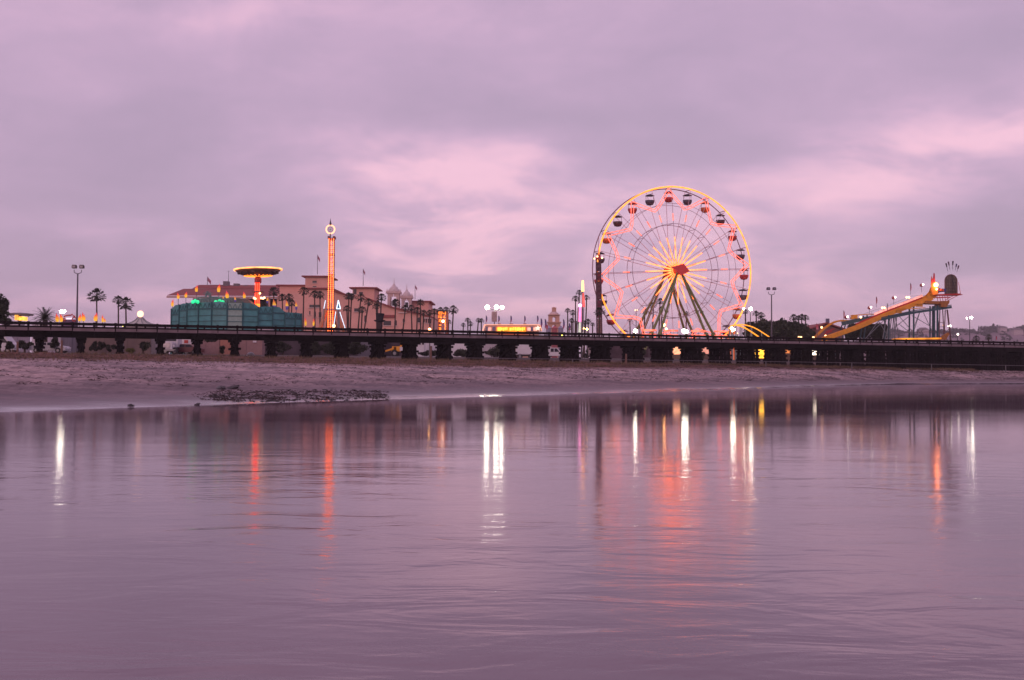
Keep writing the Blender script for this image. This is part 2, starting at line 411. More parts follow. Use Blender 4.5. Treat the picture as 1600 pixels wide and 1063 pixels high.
# ------------------------------------------------------------------ water
def water_material():
    m = bpy.data.materials.new('calm_estuary_water'); m.use_nodes = True
    t = m.node_tree; b = t.nodes['Principled BSDF']; L = t.links.new
    b.inputs['Base Color'].default_value = (.135, .080, .108, 1)
    b.inputs['IOR'].default_value = 1.48
    geo = t.nodes.new('ShaderNodeNewGeometry')
    def nz(scale, det, st, ro=.5, dist=0):
        mp = t.nodes.new('ShaderNodeMapping'); mp.inputs['Scale'].default_value = st; mp.inputs['Rotation'].default_value = (0, 0, R(8)); L(geo.outputs['Position'], mp.inputs[0])
        n = t.nodes.new('ShaderNodeTexNoise'); n.inputs['Scale'].default_value = scale; n.inputs['Detail'].default_value = det
        n.inputs['Roughness'].default_value = ro; n.inputs['Distortion'].default_value = dist
        L(mp.outputs[0], n.inputs['Vector']); return n.outputs['Fac']
    big = nz(.14, 3, (.6, 1, 1)); mid = nz(1.5, 3, (.5, 1.15, 1), .5, .8); fine = nz(6, 3, (.6, 1.3, 1), .5, .5)
    mr = t.nodes.new('ShaderNodeMapRange'); L(big, mr.inputs['Value'])
    mr.inputs['From Min'].default_value = .35; mr.inputs['From Max'].default_value = .65
    mr.inputs['To Min'].default_value = .07; mr.inputs['To Max'].default_value = .105
    ROUGH = mr.outputs[0]
    def mth(op, a, c):
        n = t.nodes.new('ShaderNodeMath'); n.operation = op
        for i, x in enumerate((a, c)):
            if isinstance(x, (int, float)): n.inputs[i].default_value = x
            else: L(x, n.inputs[i])
        return n.outputs[0]
    patch = t.nodes.new('ShaderNodeMapRange'); L(nz(.22, 3, (.45, 1, 1), .5, .6), patch.inputs['Value'])
    patch.inputs['From Min'].default_value = .40; patch.inputs['From Max'].default_value = .62; patch.inputs['To Min'].default_value = .35; patch.inputs['To Max'].default_value = 1.25
    h = mth('ADD', mth('MULTIPLY', mth('ADD', mth('MULTIPLY', mid, .030), mth('MULTIPLY', fine, .0045)), patch.outputs[0]), mth('MULTIPLY', big, .07))
    bp = t.nodes.new('ShaderNodeBump'); bp.inputs['Strength'].default_value = 1.0; bp.inputs['Distance'].default_value = 1.0
    s = t.nodes.new('ShaderNodeSeparateXYZ'); L(geo.outputs['Position'], s.inputs[0])
    # the breeze ruffles the open water; the lee of the beach lies still
    mr2 = t.nodes.new('ShaderNodeMapRange'); L(s.outputs[1], mr2.inputs['Value'])
    mr2.inputs['From Min'].default_value = 6; mr2.inputs['From Max'].default_value = 24
    mr2.inputs['To Min'].default_value = .60; mr2.inputs['To Max'].default_value = .045
    mr3 = t.nodes.new('ShaderNodeMapRange'); L(s.outputs[1], mr3.inputs['Value'])
    mr3.inputs['From Min'].default_value = 7; mr3.inputs['From Max'].default_value = 45; mr3.inputs['To Min'].default_value = 1.4; mr3.inputs['To Max'].default_value = .62
    L(mth('MULTIPLY', ROUGH, mr3.outputs[0]), b.inputs['Roughness'])
    L(mth('MULTIPLY', h, mr2.outputs[0]), bp.inputs['Height']); L(bp.outputs[0], b.inputs['Normal'])
    return m
mb = MB(); mb.add([(-900, -900, 0), (900, -900, 0), (900, 440, 0), (-900, 440, 0)], [(0, 1, 2, 3)])
tag(mb.build('water', water_material(), origin=(0, 0, 0)), kind='structure')

# ------------------------------------------------------------------ hills
mb = MB()
hx = [250 + i * 12 for i in range(0, 150)]; hy = [1050 + j * 22 for j in range(40)]
def hz(x, y):
    px = 800 + F * x / y
    t = min(1, max(0, (x - 430) / 130)); t = t * t * (3 - 2 * t)
    r = math.exp(-((y - 1500) / 260) ** 2)
    return 2 + t * r * (60 + 12 * fbm(x, y, .004) + 4 * fbm(x, y, .02))
for y in hy:
    for x in hx: mb.v.append((x, y, hz(x, y)))
n_ = len(hx)
mb.f = [(j * n_ + i, j * n_ + i + 1, (j + 1) * n_ + i + 1, (j + 1) * n_ + i) for j in range(len(hy) - 1) for i in range(n_ - 1)]
hillm = mat('hazed_hill_scrub', (.20, .135, .16), .95, var=.45, scale=.012)  # scrub lightened toward purple, putting distance haze into its colour
tag(mb.build('hills', hillm, smooth=True, origin=(0, 0, 0)), kind='structure')

# ------------------------------------------------------------------ foliage helpers
def leaves(mb, c, rad, n, size, r=None, shell=.55):
    """n leaf-sized faces spread through clumps of an uneven crown"""
    r = r or rng; c = Vector(c)
    clumps = []
    for k in range(max(5, int(n / 90))):
        d = Vector((r.gauss(0, 1), r.gauss(0, 1), r.gauss(0, 1))).normalized() * (r.random() ** .45)
        clumps.append((Vector((d.x * rad[0], d.y * rad[1], d.z * rad[2])) * .8, .22 + .22 * r.random()))
    for i in range(n):
        q, s = r.choice(clumps)
        d = Vector((r.gauss(0, 1), r.gauss(0, 1), r.gauss(0, 1))).normalized() * (s * (shell + (1 - shell) * r.random()))
        p = c + q + Vector((d.x * rad[0], d.y * rad[1], d.z * rad[2]))
        a = Vector((r.gauss(0, 1), r.gauss(0, 1), r.gauss(0, 1))).normalized(); b = a.cross(Vector((r.gauss(0, 1), r.gauss(0, 1), r.gauss(0, 1)))).normalized()
        sz_ = size * (.6 + .8 * r.random())
        mb.add([p - a * sz_, p + b * sz_ * .5, p + a * sz_, p - b * sz_ * .5], [(0, 1, 2, 3)])
def broad_tree(name, px, ytop, ybot_crown, wpx, D, label, group=None, n=1500, cat='tree', m=None, dpx=0, size=None, trunk=True, seed=0, zb=None):
    r = random.Random(seed + int(px * 7)); s = S(D)
    b = Vector((X(px, D), D, gz(X(px, D), D) if zb is None else zb))
    zt = Zp(px, ytop, D); zb_ = max(b.z + .2, Zp(px, ybot_crown, D)); rad = (wpx * s / 2, wpx * s / 2 * .8, (zt - zb_) / 2)
    c = Vector((b.x, D, (zt + zb_) / 2))
    t = thing(name, b, label, cat, group)
    k = MB(); leaves(k, c, rad, n, size or .35, r); k.build('crown', m or leafm, t)
    if trunk:
        k = MB(); top = c - Vector((0, 0, rad[2] * .2)); tr = max(.12, rad[0] * .07)
        k.bar(b - Vector((0, 0, .2)), top, tr * 1.4, tr * .7, 8)
        for i in range(6):
            a = 2 * math.pi * i / 6 + r.random(); z0 = b.lerp(top, .45 + .5 * r.random())
            k.bar(z0, c + Vector((math.cos(a) * rad[0] * .65, math.sin(a) * rad[1] * .65, (r.random() - .2) * rad[2] * .8)), tr * .5, tr * .15, 5)
        k.build('trunk', palm_bark, t)
    return t

def fan_crown_mesh(seed, droop):
    r = random.Random(seed); k = MB()
    for i in range(36):
        el = R(88 - 128 * (i / 36) ** 1.1 * droop); az = i * 2.399963 + r.random() * .5
        d = Vector((math.cos(az) * math.cos(el), math.sin(az) * math.cos(el), math.sin(el)))
        L_ = .50 + .20 * r.random()
        e = d * L_ + Vector((0, 0, -.04))
        k.bar((0, 0, -.05), e, .014, .010, 3, cap=False)
        side = d.cross(Vector((0, 0, 1)));
        if side.length < .05: side = Vector((1, 0, 0))
        side.normalize(); up = side.cross(d).normalized()
        nl = 11
        for j in range(nl):
            a = (j / (nl - 1) - .5) * R(170)
            ld = (d * math.cos(a) + side * math.sin(a) + up * (.12 * r.random())).normalized()
            ll = (.38 - .11 * abs(a)) * (.85 + .3 * r.random())
            tip = e + ld * ll + Vector((0, 0, -.10 - .10 * r.random()))
            w_ = side * math.cos(a) - d * math.sin(a)
            mid = e + ld * ll * .5
            k.add([e, mid + w_ * .05, tip, mid - w_ * .05], [(0, 1, 2, 3)])
    # skirt of dead fronds
    for i in range(22):
        az = i * 2.4 + r.random(); d = Vector((math.cos(az), math.sin(az), 0))
        p = d * (.06 + .05 * r.random()); q = p + d * (.10 + .12 * r.random()) + Vector((0, 0, -.32 - .22 * r.random()))
        s_ = Vector((-d.y, d.x, 0)) * .06
        k.add([p - s_ * .4, p + s_ * .4, q + s_, q - s_], [(0, 1, 2, 3)])
    me = bpy.data.meshes.new('palm_crown'); me.from_pydata(k.v, [], k.f); me.materials.append(palm_leaf); return me
CROWNS = [fan_crown_mesh(11, 1.0), fan_crown_mesh(23, .85), fan_crown_mesh(37, 1.12), fan_crown_mesh(51, .95)]
def palm(px, py, rpx, D, bpx, label, group, i):
    r = random.Random(int(px * 13 + py)); s = S(D)
    p = at(px, py, D); b = Vector((X(bpx, D), D + r.uniform(-.5, .5), GZ))
    if gz(b.x, b.y) > GZ - .1: b.z = gz(b.x, b.y)
    t = thing('palm_tree', b, label, 'palm tree', group)
    k = MB(); n = 9; tr = max(.16, rpx * s * .055)
    bow = Vector((r.uniform(-.25, .25), r.uniform(-.2, .2), 0)) * (.6 + abs(px - bpx) * s * .25)
    pts = [b.lerp(p, j / n) + bow * math.sin(math.pi * j / n) for j in range(n + 1)]
    pts[0].z -= .2
    for j in range(n): k.bar(pts[j], pts[j + 1], tr * (1.25 - .4 * j / n), tr * (1.25 - .4 * (j + 1) / n), 8, cap=False)
    k.build('trunk', palm_bark, t)
    c = bpy.data.objects.new('crown', CROWNS[i % 4]); COL.objects.link(c); c.parent = t
    c.location = p - b; R_ = rpx * s * 1.45; c.scale = (R_, R_, R_ * .86); c.rotation_euler = (r.uniform(-.12, .12), r.uniform(-.12, .12), r.uniform(0, 6.28))
    return t

# ------------------------------------------------------------------ railway trestle
TH = math.atan(.4); bc = Vector((math.cos(TH), math.sin(TH), 0)); bn = Vector((math.sin(TH), -math.cos(TH), 0))  # bn points to the camera side
P0 = Vector((0, 136.8, 0))
def BP(l, off, z): return P0 + bc * l + bn * off + Vector((0, 0, z))
LA, LB = -86, 118
bridge = thing('railway_trestle', (P0.x, P0.y, 2.7), 'long dark timber railway trestle with a low railing, crossing the whole picture above the beach', 'railway bridge')
W_ = 3.9
k = MB(); k.beam(BP(LA, -W_ / 2, 5.99), BP(LB, -W_ / 2, 5.99), W_, .30); k.build('deck', timber, bridge)
k = MB()
l = LA
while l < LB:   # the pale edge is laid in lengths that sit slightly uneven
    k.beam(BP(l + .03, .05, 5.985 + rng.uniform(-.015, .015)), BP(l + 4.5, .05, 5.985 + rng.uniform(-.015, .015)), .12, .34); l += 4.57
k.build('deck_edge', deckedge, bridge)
k = MB()
for off in (-.35, -1.3, -2.6, -3.6): k.beam(BP(LA, off, 5.49), BP(LB, off, 5.49), .28, .66)
l = LA
while l < LB: k.beam(BP(l, -.12, 5.2), BP(l, -.12, 5.80), .10, .12); l += 2.285
k.build('girder', timber, bridge)
k = MB()
for off in (-1.2, -2.6): k.beam(BP(LA, off, 6.24), BP(LB, off, 6.24), .08, .16)
k.build('track_rail', metal_dark, bridge)
hr = None
for side, off in ((0, .12), (1, -W_ - .1)):
    k = MB(); k.beam(BP(LA, off, 6.70), BP(LB, off, 6.70), .12, .16); k.beam(BP(LA, off, 6.27), BP(LB, off, 6.27), .08, .15)
    h = k.build('handrail', timber_rail, bridge)
    l = LA + (0 if side == 0 else 1.1)
    if side == 0:
        m0 = None
        while l < LB:
            if m0 is None:
                k = MB(); k.beam(BP(l, off - .11, 5.9), BP(l, off - .11, 6.84), .20, .20); m0 = k.build('rail_post', timber_rail, h); l0 = l
            else:
                o = m0.copy(); COL.objects.link(o); o.parent = h; o.location = bc * (l - l0)
            l += 2.285
    else:
        k = MB()
        while l < LB: k.beam(BP(l, off + .11, 5.9), BP(l, off + .11, 6.80), .16, .16); l += 2.285
        tag(k.build('rail_posts', timber_rail, h), kind='stuff')
BL = [-57.5, -53.1, -48.9, -44.4, -40.2, -35.8, -31.4, -27.1, -22.6, -17.9, -13.6, -8.9, -4.6, .15, 4.9, 9.4, 14.1, 19.3, 24.0, 28.9, 33.8, 38.7, 43.6, 48.5]
while BL[0] > LA + 3: BL.insert(0, BL[0] - 4.4)
while BL[-1] < LB - 3: BL.append(BL[-1] + 4.85)
nb = 0
for l in BL:
    c = BP(l, -W_ / 2, 0); l -= (.3 if c.x > 8 else .15 if c.x > -25 else 0)
    gzb = gz(c.x, c.y) - .6; dense = c.x > 46
    r = random.Random(nb)
    k = MB()
    two = c.x > 8; rowsx = [0.0] + ([.6] if two else [.3] if c.x > -25 else []) + ([2.3 + r.uniform(-.4, .4)] if dense else [])
    for ri, lx in enumerate(rowsx):
        for j in range(5):
            off = -.15 - j * (W_ - .3) / 4 + r.uniform(-.06, .06); lean = (j - 2) * .20
            if ri > 1 and r.random() < .45: continue
            k.bar(BP(l + lx + r.uniform(-.05, .05), off - lean, gzb), BP(l + lx, off, 5.0), .26, .23, 8)
    wx = .6 if two else .3 if c.x > -25 else 0.0
    k.beam(BP(l - .30, .35, 4.55), BP(l - .30, -W_ - .2, 3.2), .10, .30)
    k.beam(BP(l + wx + .30, .35, 3.2), BP(l + wx + .30, -W_ - .2, 4.55), .10, .30)
    for q in range(4):
        z = 4.70 - q * .66 - r.uniform(0, .12)
        if z < gzb + .7: break
        hw = .30 + (.16, .05, .20, .08, .15)[(q + nb) % 5] + r.uniform(-.03, .05)
        for off in (-.02, -W_ + .15, -W_ * .5): k.beam(BP(l - hw, off, z), BP(l + hw + wx, off, z), .24, .27)
    b = k.build('pile_bent', timber, bridge)
    k = MB(); k.beam(BP(l + wx / 2, .4, 5.01), BP(l + wx / 2, -W_ - .3, 5.01), 1.1 + wx, .30); k.build('pile_cap', timber, b)
    nb += 1

# cable barrier in front of the trestle
def barrier_z(x): return interp(x, [(-12, 3.15), (40, 3.05), (90, 2.75), (130, 2.7)])
gr = thing('cable_barrier', BP(-6, 3.4, gz(-6, 130)), 'thin pale pipe barrier on short posts in front of the trestle', 'barrier')
k = MB(); pts = []
for i in range(60):
    p = BP(-8 + i * 2.2, 3.3, 0); pts.append(Vector((p.x, p.y, barrier_z(p.x))))
k.path(pts, .045, 6); k.build('pipe', mat('barrier_grey', (.10, .085, .10), .7), gr)
for i in range(0, 60, 7):
    p = pts[i]; k = MB(); k.bar((p.x, p.y, gz(p.x, p.y) - .3), (p.x, p.y, p.z + .06), .06, n=6); k.build('post', metal_grey, gr)
for px, yt, yb_, D, lb in [(27, 534, 553, 106, 'short wooden stake on the bank below the left end of the trestle'), (96, 532, 552, 109, 'taller wooden stake beside the pale car under the trestle'),
                      (673, 541, 566, 124, 'wooden stake under the trestle below the orange lamp'), (978, 553, 571, 136, 'thin pale stake in front of the trestle below the big wheel')]:
    k = MB(); p = at(px, yb_, D); g = gz(p.x, D)
    k.bar((p.x, D, g - .3), (p.x + .03, D, max(g + .6, Zp(px, yt, D))), .13, .12, 6)
    tag(k.build('marker_stake', mat('raw_wood', (.16, .085, .065), .8, var=.3)), lb, 'stake')

# ------------------------------------------------------------------ ferris wheel
WD = 200.0
WC = at(1051.5, 424, WD); WR = 131 * WD / F
wn = Vector((math.sin(R(17)), -math.cos(R(17)), 0)); we = Vector((math.cos(R(17)), math.sin(R(17)), 0)); wu = Vector((0, 0, 1))
def WP(r, a, off): return WC + we * (r * math.cos(a)) + wu * (r * math.sin(a)) + wn * off
wheel = thing('ferris_wheel', (WC.x, WC.y, GZ), 'giant lit ferris wheel with orange rim and pink zigzag star lights on olive legs', 'ferris wheel')
spokem = mat('pale_spoke_steel', (.62, .46, .52), .6)
rimsteel = mat('rim_steel', (.26, .15, .20), .5, .4)
olive = mat('lamplit_olive_leg_paint', (.16, .18, .055), .5, var=.2)  # olive lightened for lamplight falling on the legs
NS = 24
for off, m in ((1.3, neon_amber), (-1.3, rimsteel)):
    k = MB(); k.ring(WC + wn * off, wn, WR, .15 if off > 0 else .10, 144, 6)
    rim = k.build('rim', rimsteel if off < 0 else m, wheel, smooth=True)
    if off > 0: rim['label'] = 'glowing amber front rim'
    k = MB(); k.ring(WC + wn * off, wn, WR * .56, .05, 96, 5); k.build('inner_ring', mat('ring_steel', (.30, .22, .27), .5, .1), wheel, smooth=True)
    k = MB(); k.ring(WC + wn * off, wn, WR * .80, .04, 96, 5); k.build('middle_ring', mat('ring_steel', (.14, .11, .13)), wheel, smooth=True)
k = MB(); k.ring(WC + wn * -1.36, wn, WR * 1.0, .05, 120, 5)
for off in (1.25, -1.25):
    for i in range(NS):
        a = 2 * math.pi * i / NS + R(3.5)
        k = MB(); k.bar(WP(1.0, a, off * 1.25), WP(WR * .995, a, off), .06, .045, 6); sp_ = k.build('spoke', spokem, wheel)
        if off > 0:
            k = MB()
            k.bar(WP(WR * .07, a, off * 1.25 + .12), WP(WR * .40, a, off * 1.15 + .12), .13, .10, 6)
            k.build('light_strip', neon_orange, sp_)
            k = MB()
            a0 = a
            k.bar(WP(WR * .60, a0, off + .10), WP(WR * .68, a0, off + .10), .13, n=6)
            k.build('light_tube', neon_pink, sp_)
# star tubes
NP = 12
for dd in (0, 1):
    k = MB(); pts = []
    for i in range(NP):
        a = R(96) + 2 * math.pi * i / NP; h = math.pi / NP
        pts += [WP(WR * (.985 - dd * .055), a, 1.42), WP(WR * (.80 - dd * .035), a + h * .72, 1.42), WP(WR * (.765 - dd * .03), a + h * 1.05, 1.42)]
    pts.append(pts[0]); k.path(pts, .085, 6); k.build('star_tube', neon_pink, wheel)
k = MB()
for i in range(NS):
    a = 2 * math.pi * i / NS + R(3.5); k.bar(WP(WR, a, 1.3), WP(WR, a, -1.3), .07, n=6)
    k.bar(WP(WR * .56, a, 1.3), WP(WR * .56, a, -1.3), .05, n=5)
k.build('cross_ties', rimsteel, wheel)
gcols = [mat('gondola_red', (.35, .03, .04), .5), mat('gondola_slate', (.045, .05, .085), .5), mat('gondola_dark', (.06, .03, .04), .5), mat('gondola_orange', (.45, .12, .03), .5)]
for i in range(NS):
    a = 2 * math.pi * i / NS + R(3.5); p = WP(WR * .955, a, 0); m = gcols[(0, 1, 0, 2, 3, 1)[i % 6]]
    k = MB(); c = p - Vector((0, 0, 2.15))
    k.lathe(c, [(.25, 0), (.62, .10), (.86, .55), (.92, .95), (.86, .95), (.78, .55), (.3, .2)], 14); g_ = k.build('gondola', m, wheel, smooth=True)
    k = MB(); k.lathe(c, [(.95, 1.85), (.5, 2.08), (.01, 2.22)], 14); k.build('canopy', m, g_, smooth=True)
    k = MB()
    for sx_ in (-.8, .8):
        k.bar(c + we * sx_ + Vector((0, 0, .9)), c + we * sx_ + Vector((0, 0, 1.9)), .04, n=5)
    k.bar(p + wn * 1.3, p - wn * 1.3, .05, n=5); k.build('hanger', rimsteel, g_)
k = MB(); k.bar(WC + wn * 2.9, WC - wn * 3.0, .75, n=20)
for off in (1.6, -1.6): k.bar(WC + wn * (off - .15), WC + wn * (off + .15), 1.25, n=24)
k.build('hub', mat('hub_orange_paint', (.40, .12, .05), .5), wheel, smooth=False)
k = MB()
for i in range(NS):
    a = 2 * math.pi * i / NS; k.ball(WP(1.05, a, 1.95), .14, 6, 4)
k.build('hub_bulbs', neon_orange, wheel)
bx = [WP(0, 0, 3.0) + we * u_ + wu * v_ for u_, v_ in ((-1.9, .45), (.6, 1.15), (1.9, -.25), (.15, -1.1))]
k = MB(); k.prism(bx, wn * .5); k.build('hub_panel', mat('red_hub_panel', (.62, .05, .05), .6, var=.12, emit=.10), wheel)
for side in (1, -1):
    ax = WC + wn * (2.75 * side) - wu * .4
    for sg in (-1, 1):
        for pr in (0, 1):
            foot = Vector((WC.x, WC.y, GZ)) + we * (sg * (9.2 - 2.4 * pr)) + wn * side * (4.6 if pr == 0 else 4.9)
            foot += we * .15
            k = MB(); top = ax + we * sg * .35
            k.bar(foot, top, .27, .22, 8)
            j = foot.lerp(top, .30); k.bar(foot.lerp(top, .285), foot.lerp(top, .315), .46, n=8)
            j2 = foot.lerp(top, .55); k.bar(foot.lerp(top, .545), foot.lerp(top, .56), .36, n=8)
            leg = k.build('support_leg', olive, wheel)
            if side < 0 or sg > 0 and pr:
                k = MB(); d = (top - foot).normalized()
                k.bar(foot.lerp(top, .04) + wn * .30, foot.lerp(top, .28) + wn * .30, .07, n=5)
                k.build('light_tube', neon_amber, leg)
k = MB(); k.box(Vector((WC.x, WC.y, GZ + .35)), (19, 9, .7), R(17)); k.build('platform', metal_grey, wheel)
zr = at(1060, 518.5, WD).z
for r0, r1, off in ((-8.6, -5.6, 4.4), (-4.2, -1.2, 4.6), (1.6, 4.6, 4.6), (6.6, 9.4, 4.4)):
    base = Vector((WC.x, WC.y, zr)) + wn * off
    k = MB(); k.bar(base + we * r0, base + we * r1, .16, n=6); k.bar(base + we * r0 - wu * .8, base + we * r1 - wu * .8, .12, n=6)
    fl = k.build('fence_light', glow('coral_tube', (1, .16, .09), 1.8, .5, .8), wheel)
    k = MB()
    for q in (r0, (r0 + r1) / 2, r1): k.bar(Vector((base.x, base.y, GZ)) + we * q, base + we * q + wu * .1, .05, n=5)
    k.build('fence_post', metal_grey, wheel)

# ------------------------------------------------------------------ lamps
def lamp(px, py, D, rpx, m, label, pole=True, globes=None, group=None, name='lamp_post', cat='lamp'):
    s = S(D); top = at(px, py, D)
    t = thing(name, (top.x, D, gz(top.x, D)), label, cat, group)
    k = MB(); k.bar((top.x, D, gz(top.x, D)), (top.x, D, top.z - .05), .12, .07, 8); k.build('pole', metal_grey, t)
    gl = globes or [(0, 0, 1)]
    for dx, dy, sc in gl:
        p = at(px + dx, py + dy, D) + Vector((0, -.25, 0))
        k = MB(); k.ball(p, rpx * s * sc * .85, 12, 8); k.build('lit_lamp', m, t, smooth=True)
        k = MB(); k.bar(p, p + Vector((0, .3, 0)), rpx * s * sc * .6, n=8)
        if abs(dx) > 1: k.bar(p + Vector((0, .25, -rpx * s * .3)), (top.x, D, p.z - rpx * s * .3), .05, n=5)
        k.build('lamp_fitting', metal_dark, t)
    return t
lamp(97, 487.5, 185, 3.0, white_glow, 'blazing white floodlight above the flame banners at far left', globes=[(0, 0, 1), (4.5, -.5, .8)])
lamp(671.5, 515, 150, 2.3, warm_glow, 'single starry orange lamp just above the trestle right of the top hat')
lamp(992.5, 517.5, 172, 3.4, white_glow, 'large white floodlight at the lower left foot of the ferris wheel')
lamp(1070, 517.5, 172, 3.8, white_glow, 'largest white floodlight, at the middle feet of the ferris wheel', globes=[(-2, 0, .95), (2.5, 1, .8)])
lamp(1037, 508, 225, 2.6, warm_glow, 'upper warm lamp of the two glowing behind the wheel legs')
lamp(1040.5, 514.5, 215, 2.2, warm_glow, 'lower warm lamp just under another behind the wheel legs')
lamp(994, 485, 240, 1.2, warm_glow_s, 'small pale lamp on a post left inside the ferris wheel circle', globes=[(-1.5, 0, 1), (2, 0, .9)])
lamp(1172.5, 483, 200, 3.0, white_glow, 'bright white double lamp right of the ferris wheel rim', globes=[(0, 0, 1), (-11, 0, .55)])
lamp(1143, 513.5, 175, 2.1, white_glow, 'cluster of white lamps at the foot of the wheel beside the orange light arcs', globes=[(0, 0, 1), (4, 1.5, .9), (1, 4, .6)])
lamp(917, 514.5, 205, 2.0, warm_glow, 'warm round lamp low down beside the neon tower ride', globes=[(0, 0, 1), (-5, -1, .5)])
lamp(1515, 496.5, 215, 2.0, white_glow, 'tall white street lamp with two heads at the right before the hills', globes=[(2, 0, 1.1), (-5, 1, .55)])
lamp(1484, 509.5, 215, 1.6, white_glow_s, 'small white lamp right of the slide tower stilts', globes=[(0, 0, 1.2), (-3.5, .5, .5)])
lamp(1496, 522.5, 230, 1.7, white_glow_s, 'low white street lamp between the slide tower and the tall street lamp')
lamp(1152, 521, 185, .9, warm_glow_s, 'tiny warm lamp behind the railing under the amber light arcs')
lamp(193, 509.7, 150, 1.1, glow('yellow_lamp', (1, .8, .1), 8), 'small yellow lamp glowing through the railing left of the white tent')
lamp(878, 524.3, 170, .8, glow('yellow_lamp', (1, .8, .1), 8), 'tiny yellow lamp seen through the railing below the bell tower')
# stadium light bank
t = thing('floodlight_mast', (X(773, 215), 215, GZ), 'mast carrying a row of glaring white floodlights with a pale banner hung beneath', 'floodlight')
k = MB(); k.bar((X(772.5, 215), 215, GZ), at(772.5, 482, 215), .14, .10, 8); k.bar(at(762, 483.5, 215), at(783, 486, 215), .07, n=6); k.build('mast', metal_grey, t)
for dx, y in ((761.5, 480.5), (776, 480), (784.5, 480.5)):
    k = MB(); p = at(dx, y, 215); k.ball(p + Vector((0, -.2, 0)), .45 if dx < 784 else .38, 12, 8); h = k.build('floodlight', white_glow, t, smooth=True)
    k = MB(); k.box(p + Vector((0, .25, 0)), (.9, .4, .6)); k.build('housing', metal_dark, h)
k = MB(); p = at(768.2, 487, 214.6); q = at(776.5, 503, 214.6); k.box((p + q) / 2, (q.x - p.x, .08, p.z - q.z)); k.build('banner', mat('mottled_banner', (.42, .30, .30), .8, var=.35, scale=2.5), t)

# unlit double-headed parking lamps
for px, yt, D, hx_, lb in [(121.5, 428, 140, (-5.8, 5.8), 'tall unlit twin-headed floodlight pole at far left'), (1205.5, 461, 175, (-4.8, 4.6), 'tall unlit twin-headed floodlight pole between the big wheel and the coaster')]:
    s = S(D); top = at(px, yt, D); t = thing('floodlight_pole', (top.x, D, gz(top.x, D)), lb, 'lamp post')
    k = MB(); k.bar((top.x, D, gz(top.x, D)), top, .15, .09, 8); k.build('pole', mat('weathered_pole', (.10, .085, .11), .6), t)
    k = MB(); k.path([top + Vector((hx_[0] * s, 0, .55)), top + Vector((hx_[0] * s * .95, 0, .15)), top, top + Vector((hx_[1] * s * .95, 0, .15)), top + Vector((hx_[1] * s, 0, .55))], .045); k.build('bracket', metal_dark, t)
    for hx1 in hx_:
        p = top + Vector((hx1 * s, -.1, .62 + .35 * (D / 140)))
        w2 = 6.6 * s if D < 150 else 5.0 * s
        k = MB(); k.prism([p + Vector(v) for v in ((-w2 / 2, 0, -w2 * .40), (w2 / 2, 0, -w2 * .40), (w2 * .56, 0, w2 * .1), (w2 * .4, 0, w2 * .45), (-w2 * .4, 0, w2 * .45), (-w2 * .56, 0, w2 * .1))], (0, .35, 0))
        h = k.build('lamp_head', metal_dark, t)
        k = MB(); k.box(p + Vector((0, -.04, 0)), (w2 * .72, .05, w2 * .5)); k.build('lens', mat('lamp_lens', (.22, .20, .26), .25), h)

# ------------------------------------------------------------------ flags and flame banners
fl_m = flame_mat('flame_banner_fabric', [(0, (.9, .55, .03)), (.35, (.95, .42, .03)), (.7, (.85, .06, .04)), (1, (.6, .04, .10))], .62)  # glow put into both flame cloths for light shining through them
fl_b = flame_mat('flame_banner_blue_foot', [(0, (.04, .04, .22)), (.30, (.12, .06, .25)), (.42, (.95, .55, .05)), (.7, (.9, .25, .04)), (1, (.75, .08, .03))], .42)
fth = flame_mat('feather_flag_fabric', [(0, (.55, .06, .10)), (.5, (.10, .07, .25)), (1, (.06, .04, .08))], 0)
fth2 = flame_mat('feather_flag_red', [(0, (.65, .22, .28)), (.6, (.45, .05, .08)), (1, (.10, .03, .06))], 0)
usf = mat('faded_flag_fabric', (.38, .15, .22), .8, var=.6, scale=2.5, stretch=(.3, 1, 5))
def flame(px, yt, yb__, wpx, D, label, m=None, group=None, zb=None):
    s = S(D); w_ = wpx * s; a = at(px, yt, D); b = at(px, yb__, D); H = a.z - b.z; r = random.Random(int(px * 31))
    g = GZ if zb is None else zb
    t = thing('flame_banner', (a.x, D, g), label, 'banner', group)
    k = MB(); k.bar((a.x, D + .06, g), (a.x, D + .06, b.z + H * .6), .05, n=6); k.build('pole', metal_grey, t)
    k = MB()
    L1 = [(-.35, 0), (-.5, .35), (-.42, .6), (-.30, .85), (-.22, 1.0), (-.05, .74), (.05, .62), (.14, .80), (.30, .55), (.46, .45), (.5, .25), (.35, 0)]
    if r.random() < .5: L1 = [(-x, z) for x, z in L1][::-1]
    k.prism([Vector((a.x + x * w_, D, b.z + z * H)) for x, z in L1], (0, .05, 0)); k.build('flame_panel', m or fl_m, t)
    return t
def feather(px, yt, yb__, D, label, m=None, group=None, wpx=2.4, zb=None):
    s = S(D); w_ = wpx * s; a = at(px, yt, D); b = at(px, yb__, D); H = a.z - b.z; g = b.z - H * .45 if zb is None else zb
    t = thing('feather_flag', (a.x, D, g), label, 'flag', group)
    k = MB(); k.bar((a.x, D, g), (a.x, D, a.z), .04, .03, 5); k.build('pole', metal_grey, t)
    k = MB(); k.prism([Vector((a.x + x * w_ + .03, D - .02, b.z + z * H)) for x, z in ((0, 0), (.55, .08), (.95, .4), (.8, .75), (.45, .95), (0, 1.0))], (0, .04, 0)); k.build('flag_cloth', m or fth, t)
    return t
